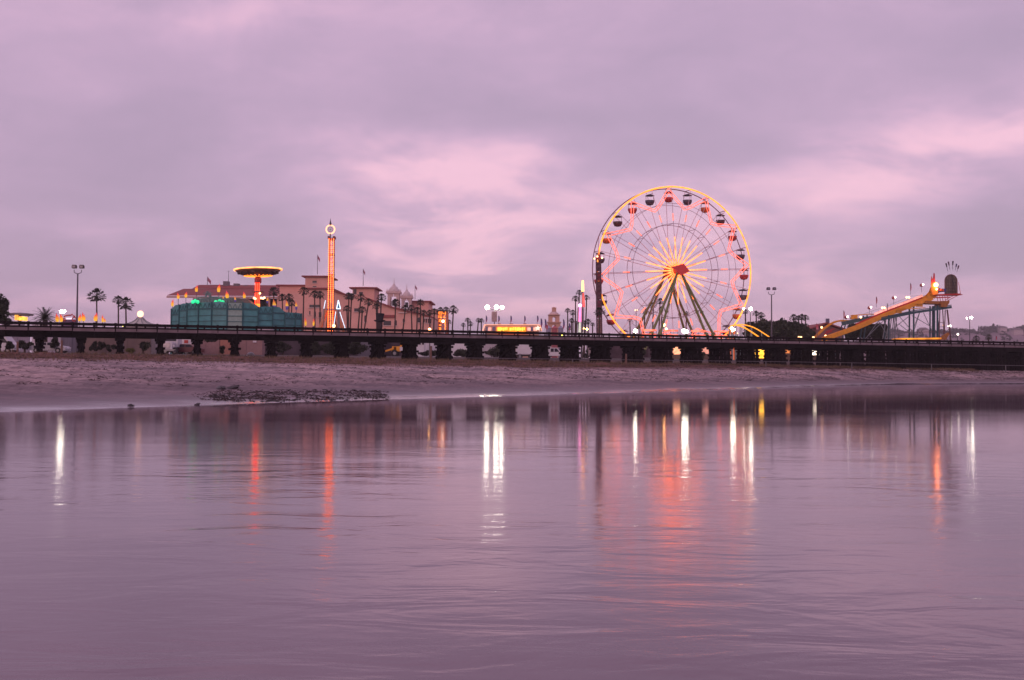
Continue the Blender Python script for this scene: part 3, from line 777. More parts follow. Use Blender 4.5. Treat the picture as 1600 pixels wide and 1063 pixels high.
for i, (px, yt, yb1, w_) in enumerate([(89.5, 489, 503, 6), (95.8, 489.5, 503, 5.5), (124.5, 490.5, 502, 5), (130.5, 488, 502, 6.5), (149.5, 488, 502, 6.5), (160.5, 491.5, 503.5, 3.6), (163.8, 497, 503.5, 2.6)]):
    flame(px, yt, yb1, w_, 165, ['leftmost tall red and yellow flame banner beside the date palm', 'red and yellow flame banner just left of the red frame booth', 'short flame banner directly right of the tall twin lamp pole',
          'broad flame banner right of the tall twin lamp pole', 'flame banner standing under the tall lone palm', 'narrow flame banner right of the lone palm', 'smallest flame banner, just right of the narrow one beside the lone palm'][i], group='flame banners at far left')
ff = [(269.5, 467, 479, 4.2, 'red flame banner at the left corner of the teal ride wall, lower one'), (278.5, 457, 467, 4.4, 'leftmost flame banner before the red grandstand roof'), (290.5, 455.5, 465, 4.4, 'second flame banner before the red grandstand roof'),
      (307, 445, 456, 4.6, 'flame banner standing up high beside the grandstand ridge'), (341.8, 443, 456.5, 5.4, 'highest flame banner, over the middle of the grandstand ridge'), (355, 454, 466, 5.4, 'flame banner in front of the grandstand eave left of the red column'),
      (381.8, 455.5, 466, 4.6, 'flame banner nearest the red column on its left'), (349, 462, 469, 2.4, 'tiny flame banner under the grandstand eave, left of two'), (367.5, 462, 472, 3.0, 'small blue-footed flame banner under the grandstand eave'),
      (417.8, 463, 474, 3.4, 'small flame banner just right of the red column'), (428.8, 467, 483, 5.8, 'wide blue-footed flame banner above the right part of the teal wall'), (448.5, 468.5, 484, 4.8, 'blue-footed flame banner above the right end of the teal wall'),
      (463, 470, 484, 3.6, 'rightmost blue-footed flame banner over the teal wall'), (477.5, 495, 509, 3.4, 'flame banner on a pole against the tan wall, left of two'), (490, 497, 509, 3.0, 'flame banner on a pole against the tan wall, near the tower ride leg')]
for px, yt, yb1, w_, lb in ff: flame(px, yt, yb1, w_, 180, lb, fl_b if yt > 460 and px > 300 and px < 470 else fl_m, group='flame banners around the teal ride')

# ------------------------------------------------------------------ far-left fair things
D = 210
t = thing('round_ride_canopy', (X(31, D), D, GZ), 'round flat-topped fair ride with lit orange sign boards at the left edge', 'fair ride')
s = S(D); c = at(31, 491, D)
k = MB(); k.lathe(c, [(2.55, -.25), (2.6, 0), (2.3, .12), (.4, .30), (.01, .32)], 28); k.build('canopy', mat('grey_canopy', (.20, .17, .18), .6), t)
k = MB(); k.lathe(Vector((c.x, D, GZ)), [(.35, 0), (.3, c.z - GZ)], 12)
for a in range(6): k.bar(c + Vector((math.cos(a) * 2.2, math.sin(a) * 2.2, -.2)), c + Vector((0, 0, -1.6)), .05, n=5)
k.build('mast', metal_grey, t)
orange_sign = glow('orange_sign', (1, .42, .05), 1.7, .5, 1.6)
for dx, w_, y0, y1 in ((-5, 5, 492.5, 500.5), (2.5, 7, 494.5, 501), (9, 5, 495.5, 501.5)):
    p = at(31 + dx, (y0 + y1) / 2, D - 1.5); k = MB(); k.box(p, (w_ * s, .3, (y1 - y0) * s)); k.build('sign_board', orange_sign, t)
# red scalloped booth
D = 190; s = S(D)
t = thing('scalloped_booth_sign', (X(108.5, D), D, GZ), 'red and purple framed fair booth with a curly crest and pale lit panel', 'booth')
c = at(108.5, 499, D); k = MB()
k.box(at(108.5, 502, D), (19 * s, .6, 5 * s)); k.box((c.x, D, (c.z + GZ) / 2 - .3), (15 * s, 2.2, c.z - GZ - .6)); k.build('body', mat('purple_booth', (.09, .035, .10), .6), t)
k = MB()
for j in range(9):
    a = math.pi * j / 8; k.ball(at(108.5 - 8 + 2 * j, 494.5 - 1.8 * math.sin(a) - (1.5 if j == 6 else 0), D - .3), 1.25 * s, 8, 6)
k.ring(at(116, 499, D - .35), (0, -1, 0), 3.0 * s, .8 * s, 20, 6); k.ring(at(100.5, 499.5, D - .35), (0, -1, 0), 2.0 * s, .8 * s, 16, 6); k.build('crest', redp, t, smooth=True)
k = MB(); k.box(at(107.5, 498, D - .5), (9 * s, .15, 2.6 * s)); k.build('lit_panel', glow('pale_lit_panel', (.85, .70, .85), .9), t)
# white conical tent
D = 190; s = S(D); a = at(219.3, 496, D)
t = thing('conical_tent', (a.x, D, GZ), 'white striped conical tent top with a glowing round sign on its peak', 'tent')
zb_ = Zp(219, 508, D)
k = MB(); k.lathe((a.x, D, 0), [(.45, a.z), (1.0, a.z - .6), (2.0, a.z - 1.15), (2.9, zb_ + .1), (2.95, zb_ - .2)], 12); k.build('canvas', mat('cream_canvas', (.42, .42, .40), .8, var=.1), t)
k = MB()
for j in range(12):
    A = 2 * math.pi * j / 12; prof = [(.47, a.z), (1.02, a.z - .58), (2.02, a.z - 1.13), (2.93, zb_ + .12)]
    k.path([Vector((a.x + r_ * math.cos(A), D + r_ * math.sin(A), z_)) for r_, z_ in prof], .045, 4)
k.build('canvas_ribs', mat('dark_rib', (.08, .10, .12), .7), t)
k = MB(); k.lathe((a.x, D, 0), [(2.8, GZ), (2.8, zb_ - .1)], 12); k.build('side_wall', mat('canvas_wall', (.35, .30, .30), .8), t)
k = MB(); k.ring(at(219.3, 490.8, D), (0, -1, 0), .45, .16, 20, 6); k.bar(at(219.3, 490.8, D) + Vector((0, -.06, 0)), at(219.3, 490.8, D) + Vector((0, .06, 0)), .4, n=16); k.build('round_sign', glow('peach_sign', (1, .50, .30), 2.4), t)

# ------------------------------------------------------------------ grandstand with red roof
D = 300; s = S(D)
gs = thing('grandstand', (X(345, D), D, GZ), 'open-fronted grandstand with a broad red tiled roof behind the teal ride', 'grandstand')
def q(px, py, dd=0): return at(px, py, D + dd)
def zb2(px, py, dd=0): return q(px, py, dd)
k = MB()
# upper roof block and lower hipped roof
def roof_poly(ptsF, ptsB):
    n = len(ptsF); k.add(ptsF + ptsB, [tuple(range(n)), tuple(range(n, 2 * n))[::-1]] + [(i, n + i, n + (i + 1) % n, (i + 1) % n) for i in range(n)])
e0, e1_, e2_, e3 = q(260.5, 462, 0), q(436, 463, 0), q(440, 450.5, 14), q(286.5, 451.5, 14)
k.add([e0, e1_, e2_, e3, q(262, 461, 34), q(436, 461, 34), q(440, 450.6, 18), q(288, 451.6, 18)], [(0, 1, 2, 3), (3, 2, 6, 7), (4, 7, 6, 5), (0, 3, 7, 4), (1, 5, 6, 2)])
k.add([q(300, 451.2, 13), q(446, 451.0, 13), q(446, 446, 17), q(384, 445.5, 17), q(366, 446, 17), q(350, 445.2, 17), q(311, 445.4, 17),
       q(300, 451.2, 26), q(446, 451, 26)], [(0, 1, 2, 3, 4, 5, 6), (0, 6, 7), (7, 6, 5, 4, 3, 2, 8)])
k.build('roof', tile, gs)
k = MB(); a = q(260.5, 462.3, -.2); b = q(436, 463.3, -.2); k.beam(a - Vector((0, 0, .35)), b - Vector((0, 0, .35)), .35, .5); k.build('eave_board', mat('cream_eave', (.45, .27, .24), .8), gs)
k = MB(); k.box(((q(303, 465, 8).x + q(436, 465, 8).x) / 2, D + 16, (q(300, 463.5, 8).z + GZ) / 2 - .2), (q(436, 463, 8).x - q(303, 463, 8).x, 14, q(300, 464, 8).z - GZ - .4)); k.build('seating_block', mat('dim_seating', (.07, .035, .04), .9, var=.5, scale=.3), gs)
for px in (303, 319, 336, 353, 370, 387, 404, 421, 434):
    k = MB(); a = q(px, 463.5, .8); k.bar((a.x, a.y, GZ), (a.x, a.y, a.z), .25, n=8); k.build('column', stucco, gs)
k = MB(); a = q(306, 476, .5); b = q(436, 482, .5)
k.box(((a.x + b.x) / 2, D + 4, GZ + (a.z - GZ) * .42), (b.x - a.x, 7, (a.z - GZ) * .84)); k.build('front_wall', stucco, gs)
for px0, px1, yt in ((350, 358, 440.5), (366, 374, 444), (381, 388, 447)):
    k = MB(); a = q(px0, yt, 17); b = q(px1, yt + 4.5, 17); k.box(((a.x + b.x) / 2, a.y, (a.z + b.z) / 2 - .2), (b.x - a.x, 2, a.z - b.z + .6)); k.build('roof_unit', mat('grey_roof_unit', (.14, .12, .14), .7), gs)
k = MB(); a = q(357.3, 424, 17); k.bar(a - Vector((0, 0, 4)), a, .09, .05, 6); k.box(a, (.6, .1, .12)); k.build('antenna', metal_dark, gs)
def flagpole(px, yt, yb1, D, label, w_=5, h_=7, m=None, lean=0):
    a = at(px, yt, D); b = at(px, yb1, D); s = S(D)
    t = thing('flagpole', b, label, 'flagpole')
    k = MB(); k.bar(b, a, .10, .06, 6); k.build('pole', metal_grey, t)
    k = MB(); n = 6; vs = []
    for i in range(n + 1):
        u_ = i / n; x = a.x + .08 + u_ * w_ * s * .8; y = D + math.sin(u_ * 6) * .15
        z1 = a.z - .2 - u_ * h_ * s * .6; z2 = z1 - h_ * s * .62
        vs += [(x, y, z1), (x, y, z2), (x, y + .03, z1), (x, y + .03, z2)]
    fs = []
    for i in range(n):
        o = i * 4; fs += [(o, o + 1, o + 5, o + 4), (o + 2, o + 6, o + 7, o + 3), (o, o + 4, o + 6, o + 2), (o + 1, o + 3, o + 7, o + 5)]
    fs += [(0, 2, 3, 1), (n * 4, n * 4 + 1, n * 4 + 3, n * 4 + 2)]
    k.add(vs, fs); k.build('flag', m or usf, t)
flagpole(324, 432, 446, 315, 'striped flag drooping on a short pole over the red grandstand roof', 7, 10)
flagpole(496, 398, 429, 300, 'flag on the pole of the tallest tan tower left of the lit tower ride', 4.6, 9)
flagpole(567.5, 420, 447, 300, 'flag on the pole of the middle tan tower', 3.4, 8)
flagpole(648.5, 445, 468, 330, 'flag on the pole right of the twin bell towers', 3.6, 7)

# ------------------------------------------------------------------ tan clubhouse
D = 290; s = S(D)
cb = thing('clubhouse', (X(520, D), D, GZ), 'large salmon stucco building with three square red-roofed towers and a sloping gable wing', 'building')
def blk(k, px0, px1, yt, dd, depth, ybase=None):
    a = at(px0, yt, D + dd); b = at(px1, yt, D + dd); z0 = GZ if ybase is None else at(px0, ybase, D + dd).z
    k.box(((a.x + b.x) / 2, D + dd + depth / 2, (a.z + z0) / 2), (b.x - a.x, depth, a.z - z0)); return Vector(((a.x + b.x) / 2, D + dd + depth / 2, a.z)), b.x - a.x
def roofed(px0, px1, yt, dd, depth, hpx, nm='tower', ridge=0, over=.9, mm=None):
    k = MB(); c, w_ = blk(k, px0, px1, yt, dd, depth); tw = k.build(nm, mm or stucco, cb)
    k = MB(); k.hip(c, w_, depth, hpx * s, ridge, over, .35); k.build('roof', tile, tw); return tw
def window(par, px, py, wp, hp, dd, nm='window', arch=False):
    a = at(px, py, D + dd - .06); k = MB()
    if arch:
        w_, h_ = wp * s, hp * s
        pts = [a + Vector((-w_ / 2, 0, -h_ / 2)), a + Vector((w_ / 2, 0, -h_ / 2))] + [a + Vector((w_ / 2 * math.cos(math.pi * j / 8), 0, h_ / 2 - w_ / 2 + w_ / 2 * math.sin(math.pi * j / 8))) for j in range(9)]
        k.prism(pts, (0, .1, 0))
    else: k.box(a, (wp * s, .12, hp * s))
    o = k.build(nm, winm, par)
    k = MB(); k.box(a + Vector((0, -.1, -hp * s / 2 - .12)), (wp * s + .4, .3, .18)); k.build('sill', stone_pale, o)
roofed(437, 476, 447, 6, 16, 4, 'wing', 2)
tb = roofed(477, 512, 433, 2, 11, 5)
window(tb, 491.5, 440.5, 6.5, 3.2, 2); window(tb, 491.5, 448, 5.5, 1.6, 2)
tc_ = roofed(551, 585, 451, 3, 10.5, 5)
window(tc_, 564, 458, 6, 3, 3); window(tc_, 554.5, 456, 5.0, 8, 3)
k = MB()
def wp_(px, py): return at(px, py, D)
out = [Vector((X(434, D), D, GZ)), Vector((X(676, D), D, GZ)), wp_(676, 497), wp_(660, 493), wp_(640, 489), wp_(612, 481), wp_(590, 473.5), wp_(572, 467.5), wp_(551, 464), wp_(520, 456), wp_(512, 452.5), wp_(478, 452), wp_(475, 458), wp_(434, 458)]
k.prism(out, (0, 20, 0)); wall = k.build('wall', stucco, cb)
k = MB()
for a, b in (((478, 452), (520, 452)), ((520, 455.5), (551, 464.5)), ((572, 467), (612, 481)), ((612, 481), (676, 497))):
    pa, pb = wp_(*a) + Vector((0, 9.8, .15)), wp_(*b) + Vector((0, 9.8, .15)); k.beam(pa, pb, 21.2, .45)
k.build('roof', tile, cb)
for px, py, w_, h_, ar in ((484, 489, 1.7, 5.5, 0), (492, 491, 3, 8, 0), (500, 492, 4, 8, 0), (571, 498, 3.5, 10, 1), (605, 505, 12, 7, 0), (618, 504.5, 4, 8.5, 1), (631, 500.5, 3.4, 5, 1), (655, 500, 5, 8, 1), (557, 484.5, 7, 5, 0),
                        (662.5, 500.5, 2.0, 7, 0), (666, 501, 2, 7, 0), (669.5, 501.5, 1.6, 7, 0), (673, 502, 1.6, 7, 0)):
    window(wall, px, py, w_, h_, 0, arch=bool(ar))
window(wall, 492, 478.5, 17, 4.2, 0, 'balcony_shade_panel')  # dark panel on the wall stands for shade inside a balcony
k = MB(); k.box(at(607, 494.5, D - .3), (19 * s, .4, 4.5 * s)); k.build('tiled_awning', tile, wall)
k = MB(); k.box(at(668, 497, D - .3), (14 * s, .5, .5)); k.box(at(629, 488.8, D - .2), (13 * s, .5, .35)); k.build('cornice', stone_pale, wall)
# wing to the right with bell towers behind
be = thing('bell_tower_hall', (X(640, 310), 315, GZ), 'hall with twin pale domed bell towers and a low red hipped roof', 'building')
D2 = 315; D = D2; s = S(D); cb_keep = cb; cb = be
k = MB(); c, w_ = blk(k, 600, 684, 483, 3, 20); k.build('wall', stucco, be)
roofed(643, 669.5, 472, 4, 16, 4.0, 'east_block', 4)
roofed(669, 690, 488, 5, 14, 2.2, 'low_wing', 3)
for px0, px1, yw, yd, ytip, dd in ((604, 625, 458.5, 452, 441, 1.5), (626, 643.5, 466, 460.5, 451, 0)):
    k = MB(); cx_ = (px0 + px1) / 2; pw = (px1 - px0) * s
    a = at(cx_, yw, D + dd); z0 = at(cx_, 484, D + dd).z; dw = pw * .88
    # open belfry: four corner piers, lintel and lower drum
    k.box((a.x, a.y + dw / 2, (z0 + GZ) / 2), (pw, dw, z0 - GZ))
    for qx in (-1, 1):
        for qy in (-1, 1): k.box((a.x + qx * pw * .33, a.y + dw / 2 + qy * dw * .33, (a.z + z0) / 2), (pw * .22, dw * .22, a.z - z0))
        k.box((a.x + qx * pw * .13, a.y + dw * .17, (a.z + z0) / 2 + (a.z - z0) * .40), (pw * .20, dw * .2, (a.z - z0) * .2))
    tw = k.build('bell_tower', stone_pale, be)
    k = MB(); k.box((a.x, a.y + dw / 2, a.z + .3), (pw * 1.10, dw * 1.10, .6)); k.box((a.x, a.y + dw / 2, z0 + .15), (pw * 1.06, dw * 1.06, .3))
    for qx in (-1, 1):
        for qy in (-1, 1): k.bar((a.x + qx * pw * .47, a.y + dw / 2 + qy * dw * .47, a.z + .6), (a.x + qx * pw * .47, a.y + dw / 2 + qy * dw * .47, a.z + 1.5), .22, .03, 6)
    k.build('cornice', stone_pale, tw)
    H = at(cx_, ytip, D).z - a.z
    k = MB(); c = (a.x, a.y + dw / 2, a.z + .6); rr = pw * .40
    k.lathe(c, [(rr, 0), (rr * .97, H * .12), (rr * .88, H * .26), (rr * .70, H * .40), (rr * .46, H * .50), (rr * .30, H * .56), (rr * .26, H * .68), (.16, H * .74), (.09, H * .95), (.03, H * 1.3)], 16); k.build('dome', mat('pale_dome', (.60, .50, .50), .7), tw, smooth=True)
    k = MB(); k.box((a.x, a.y + dw * .5, (a.z + z0) / 2 - .2), (.9, .9, 1.5)); k.build('bell', metal_dark, tw)
D = 310
# far tan bell tower right of centre
D = 280; s = S(D)
bt = thing('mission_bell_tower', (X(865.5, D), D, GZ), 'small tan mission-style bell tower with stacked open arches and a dome', 'bell tower')
def archwall(px0, px1, yt, yb1, awpx, ayt, ayb, dd, dep):
    """a wall slab with one arched opening, as an outline extruded in depth"""
    k = MB(); xl, xr = X(px0, D), X(px1, D); zt = Zp(px0, yt, D); z0 = Zp(px0, yb1, D) if yb1 else GZ
    xc = (xl + xr) / 2; aw = awpx * s / 2; zA = Zp(px0, ayt, D); zB = max(z0, Zp(px0, ayb, D))
    y = D + dd
    L_ = [Vector((xl, y, z0)), Vector((xl, y, zt)), Vector((xc, y, zt)), Vector((xc, y, zA))] + [Vector((xc - aw * math.sin(math.pi * j / 12), y, zA - aw + aw * math.cos(math.pi * j / 12))) for j in range(1, 7)] + [Vector((xc - aw, y, zB)), Vector((xc, y, zB)), Vector((xc, y, z0))]
    k.prism(L_, (0, dep, 0))
    k.prism([Vector((2 * xc - v.x, v.y, v.z)) for v in L_][::-1], (0, dep, 0))
    return k
k = archwall(855.8, 875.5, 505, 531, 6.5, 507.5, 531, 0, 3.3); k.build('lower_stage', stucco2, bt)
k = archwall(857, 874, 493, 503.5, 5, 495, 503.5, .2, 2.9); k.build('upper_stage', stucco2, bt)
k = MB(); k.box(at(865.6, 504.3, D + 1.6), (22 * s, 4, 1.5 * s)); k.box(at(865.6, 492.6, D + 1.6), (19 * s, 3.6, .9 * s)); k.build('cornice', stucco2, bt)
k = MB(); c = at(865.6, 492.2, D + 1.6); k.lathe(c, [(1.35, 0), (1.25, .35), (.9, .7), (.6, .85)], 12); k.build('dome', stone_pale, bt)
k = MB(); k.box(c + Vector((0, 0, 1.35)), (6.6 * s, 1.1, 5.6 * s)); k.hip(c + Vector((0, 0, 1.85)), 6.6 * s, 1.1, .35, 0, .1, .08); k.build('lantern', stucco2, bt)
k = MB(); k.box((c.x, D + 1.6, (GZ + Zp(865, 531, D)) / 2), (20 * s, 3.3, Zp(865, 531, D) - GZ)); k.build('base', stucco2, bt)

# ------------------------------------------------------------------ teal barrel-walled ride
D = 172; s = S(D)
tr_ = thing('barrel_ride', (X(365, D), D, GZ), 'teal panelled curved wall of a fairground ride, one panel paler, with green-lit cresting', 'fair ride')
cols_ = [266.5, 278.6, 290.8, 308.7, 329.4, 353.8, 378.3, 402.8, 425.3, 444.4, 461, 470.5]
tops_ = [483, 476.5, 474, 473.2, 472.4, 473.4, 473.5, 480, 479.5, 488, 489, 490.5]
tops2 = [476.5, 474, 473.2, 472.4, 473.4, 474, 483, 487, 489.0, 490, 491]
def bow(px): return 9.0 * ((px - 350) / 100.0) ** 2 * (1.0 if px < 350 else .55)
for i in range(len(cols_) - 1):
    x0, x1 = cols_[i], cols_[i + 1]; d0, d1 = D + bow(x0), D + bow(x1)
    z0 = at(x0, tops_[i], d0).z; z1 = at(x1, tops2[i] if i < 6 else tops_[i + 1], d1).z
    a0 = Vector((X(x0, d0), d0, 0)); a1 = Vector((X(x1, d1), d1, 0)); g = GZ + .2
    if i in (1, 3, 4, 5, 6, 7): pass
    k = MB(); sd_ = Vector((0, .25, 0))
    k.prism([a0 + wu * g, a1 + wu * g, a1 + wu * z1, a0.lerp(a1, .5) + wu * (max(z0, z1) + (.15 if i in (2, 4) else 0)), a0 + wu * z0], sd_)
    pn = k.build('wall_panel', palepanel if i == 5 else teal, tr_)
    if i == 5: pn['label'] = 'pale green wall panel'
    k = MB(); pz = z0 - 1.25
    for j in range(5):
        zz_ = pz - j * .95 + (.0 if j else .2)
        if zz_ < g + .3: break
        k.beam(a0 + wu * zz_ + Vector((0, -.05, 0)), a1 + wu * zz_ + Vector((0, -.05, 0)), .12, .26 if j == 0 else .10)
    zt_ = min(z0, z1) - .12
    for j in range(3):
        q0, q1 = a0.lerp(a1, j / 3), a0.lerp(a1, (j + 1) / 3); qm = (q0 + q1) / 2; o_ = Vector((0, -.06, 0))
        k.bar(q0 + wu * (pz + .1) + o_, qm + wu * zt_ + o_, .045, n=4); k.bar(qm + wu * zt_ + o_, q1 + wu * (pz + .1) + o_, .045, n=4)
    k.build('panel_rib', teal_frame, pn)
for i, x0 in enumerate(cols_):
    db = D + bow(x0); a0 = Vector((X(x0, db), db - .1, 0)); k = MB(); k.bar(a0 + wu * GZ, a0 + wu * (at(x0, tops_[i], db).z + .08), .12, n=6); k.build('wall_post', teal_frame, tr_)
k = MB()
cc = at(330, 473, D + 6)
for j, (r0, z) in enumerate(((5.0, 3.0), (4.4, 4.4), (2.6, 5.1))):
    pass
k.lathe((cc.x, D + 14, 0), [(6.4, GZ), (6.4, cc.z - .3), (5.4, cc.z + .5), (4.6, cc.z + 1.1), (3.0, cc.z + 1.3)], 20); k.build('inner_drum', mat('dull_green_drum', (.07, .12, .10), .6), tr_)
k = MB()
for j in range(13):
    px = 303 + j * 4.6; h_ = 465.5 + abs(j - 5.5) * .7 - (3.5 if j in (5, 6) else 0)
    k.bar(at(px, 473, D + 1.5), at(px + (.8 if j % 2 else -.8), h_, D + 1.5), .07, n=5)
    k.bar(at(px, 470, D + 1.5), at(px + 4.6, 466.5, D + 1.5), .06, n=5); k.bar(at(px, 466.5, D + 1.5), at(px + 4.6, 470, D + 1.5), .06, n=5)
k.path([at(300, 470, D + 1.5), at(312, 464.5, D + 1.5), at(322, 464, D + 1.5), at(324.6, 455, D + 1.5), at(327, 464, D + 1.5), at(340, 464.5, D + 1.5), at(352, 471, D + 1.5)], .10, 6)
k.ring(at(325, 461.5, D + 1.4), (0, -1, 0), .42, .09, 14, 5)
for a in range(7):
    A = R(20 + a * 23); c0 = at(325, 461.5, D + 1.4); k.bar(c0, c0 + Vector((math.cos(A) * .95, 0, math.sin(A) * .8)), .055, n=5)
k.build('cresting', mat('grey_green_cresting', (.13, .22, .22), .5), tr_)
grn = glow('green_lamp', (.02, .75, .28), 1.1, .4, 2)
for px in (301, 305, 309, 337, 343, 348):
    k = MB(); k.ball(at(px, 472 - (1.5 if px in (305, 343) else 0), D + .9), .30, 8, 6); k.build('green_lamp', grn, tr_, smooth=True)

# ------------------------------------------------------------------ flying saucer ride
D = 188; s = S(D)
fs_ = thing('disc_swing_ride', (X(403, D), D, GZ), 'spinning disc ride, wide dark dish with glowing rim on a red lit column', 'fair ride')
c = at(403.3, 424.5, D); rr = 36.5 * s
tilt = Matrix.Rotation(R(-2.2), 3, 'Y')
def tl(k): k.v = [tuple(c + tilt @ (Vector(v) - c)) for v in k.v]; return k
k = MB(); k.lathe(c, [(.7, -.95), (rr * .55, -.80), (rr * .80, -.42), (rr * .985, .30)], 48); tl(k); k.build('dish', mat('brown_dish', (.09, .035, .025), .5, var=.4), fs_, smooth=True)
k = MB(); k.lathe(c, [(rr * .985, .31), (rr * .6, .50), (.5, .62), (.01, .66)], 48); tl(k); k.build('dish_top', mat('dish_top', (.20, .10, .07), .5), fs_, smooth=True)
k = MB(); k.ring(c + Vector((0, 0, .33)), (0, 0, 1), rr, .14, 72, 6); tl(k); k.build('rim_light', glow('rim_peach', (1, .34, .10), 2.4, .3, 1), fs_, smooth=True)
k = MB()
for j in range(20):
    A = 2 * math.pi * j / 20; d = Vector((math.cos(A), math.sin(A), 0)); k.bar(c + d * .7 + wu * -.98, c + d * rr * .60 + wu * -.80, .055, n=5)
tl(k); k.build('underside_lights', neon_amber, fs_)
for j in range(16):
    A = 2 * math.pi * j / 16; d = Vector((math.cos(A), math.sin(A), 0)); k = MB(); k.box(c + d * rr * .80 + wu * -.15, (.55, .55, .55), A); tl(k); k.build('seat', mat('dark_seat', (.05, .02, .02), .5), fs_)
k = MB(); b = at(403, 480, D); k.bar((c.x, D, GZ), (c.x, D, c.z - 1.0), .42, .40, 10); k.build('column', redp, fs_)
k = MB(); 
for dx in (-.33, .0, .33): k.bar((c.x + dx, D - .40, at(0, 474, D).z), (c.x + dx, D - .40, c.z - 2.1), .10, n=6)
k.build('column_light', neon_red, fs_)
k = MB(); k.box((c.x, D - .42, at(0, 476.5, D).z), (.95, .3, .8)); k.build('lit_foot_box', neon_amber, fs_)
k = MB(); k.lathe((c.x, D, c.z - 1.9), [(.42, -.3), (.65, -.1), (.65, .5), (.45, .9)], 12); k.build('bearing', redp, fs_)
k = MB(); p = at(403, 458.5, D); k.lathe((p.x, D, p.z), [(.4, 0), (1.1, .15), (1.1, .3), (.4, .45)], 16); k.build('collar', mat('collar', (.25, .12, .10)), fs_)
for px, py in ((397, 466), (399, 467), (408, 466), (411, 466.5), (413, 465.5), (406, 458.5)):
    k = MB(); k.ball(at(px, py, D - .6), .20, 6, 5); k.build('bulb', warm_glow_s, fs_)
k = MB(); k.beam(at(395.5, 466.5, D), at(414, 466, D), .8, .3); k.build('lamp_bar', redp, fs_)

# ------------------------------------------------------------------ drop tower ride
D = 215; s = S(D)
dt = thing('drop_tower', (X(516.3, D), D, GZ), 'slender lattice tower ride strung with orange bulbs, lit ring and spike on top', 'fair ride')
cx0 = X(516.3, D); ztop = at(516, 372, D).z; hw = 3.6 * s
k = MB(); cs = [(cx0 + a * hw, D + b * hw) for a, b in ((-1, -1), (1, -1), (1, 1), (-1, 1))]
for x, y in cs: k.bar((x, y, GZ), (x, y, ztop), .10, n=6)
z = GZ; j = 0
while z < ztop - .6:
    for i in range(4):
        (xa, ya), (xb, yb_) = cs[i], cs[(i + 1) % 4]
        k.bar((xa, ya, z), (xb, yb_, z + .9), .045, n=4); k.bar((xa, ya, z), (xb, yb_, z), .045, n=4)
    z += .9; j += 1
k.build('lattice_mast', mat('orange_mast_paint', (.40, .10, .05), .5), dt)
bulb_o = glow('orange_bulbs', (1, .15, .03), 6.0)
for x, y in [(cs[0][0], cs[0][1] - .14), (cs[1][0], cs[1][1] - .14), (cx0, D - hw - .14)]:
    k = MB(); z = GZ + .3; k.bar((x, y, z), (x, y, ztop - .2), .03, n=4)
    while z < ztop - .2:
        if abs(x - cx0) > .1 or rng.random() < .75: k.ball((x, y, z), .105, 6, 4)
        z += .40
    k.build('bulb_string', bulb_o, dt)
for py in (374, 398, 488, 430):
    k = MB(); z = at(516, py, D).z; 
    for i in range(4): k.beam((cs[i][0], cs[i][1], z), (cs[(i + 1) % 4][0], cs[(i + 1) % 4][1], z), .26, .34)
    k.build('collar', mat('dark_red_collar', (.22, .05, .04), .5), dt)
k = MB(); p = at(516.3, 372.5, D)
for a, b in ((-1, -1), (1, -1), (1, 1), (-1, 1)): k.box((cx0 + a * hw * 1.15, D + b * hw * 1.15, p.z + .1), (.4, .4, .55))
k.build('top_box', mat('dark_red_collar', (.22, .05, .04)), dt)
p = at(516.3, 358.7, D)
k = MB(); k.ring(p, (0, -1, 0), 6.6 * s, .13, 40, 6); k.build('lit_ring', glow('peach_ring', (1, .40, .20), 2.4), dt, smooth=True)
k = MB()
for a in range(8): A = R(45 * a + 10); k.bar(p, p + Vector((math.cos(A), 0, math.sin(A))) * 6.5 * s, .04, n=4)
k.ring(p, (0, -1, 0), 3.6 * s, .05, 24, 5); k.bar(p - Vector((0, 0, 6.5 * s)), (p.x, D, ztop - .2), .16, n=6); k.build('ring_spokes', mat('ring_steel_pale', (.25, .2, .2), .5), dt)
k = MB(); k.bar(p + Vector((0, 0, 6.2 * s)), at(516.3, 341.5, D), .17, .03, 6); k.bar(at(514.5, 352.2, D), at(515.6, 346, D), .06, .02, 5); k.bar(at(518.1, 352.2, D), at(517, 346, D), .06, .02, 5); k.build('spike', metal_dark, dt)
orleg = mat('orange_leg_paint', (.50, .19, .08), .5, var=.15)
for (x0, y0, x1, y1) in ((511, 483, 497, 523), (521, 482, 541, 524)):
    pa, pb = at(x0, y0, D), at(x1, y1, D + (-3.0)); d = pb - pa; t_ = (pa.z - GZ) / (pa.z - pb.z)
    k = MB(); k.bar(pa, pa + d * t_, .42, .42, 4); k.build('brace_leg', orleg, dt)
for (x0, y0, x1, y1) in ((514, 484, 509, 523), (518.5, 484, 529, 524)):
    pa, pb = at(x0, y0, D), at(x1, y1, D + 4.0); d = pb - pa; t_ = (pa.z - GZ) / (pa.z - pb.z)
    k = MB(); k.bar(pa, pa + d * t_, .30, .30, 4); k.build('brace_leg', orleg, dt)
k = MB(); k.box((cx0, D - .5, GZ + 1.2), (2.6, 2.6, 2.4)); k.build('base', orleg, dt)
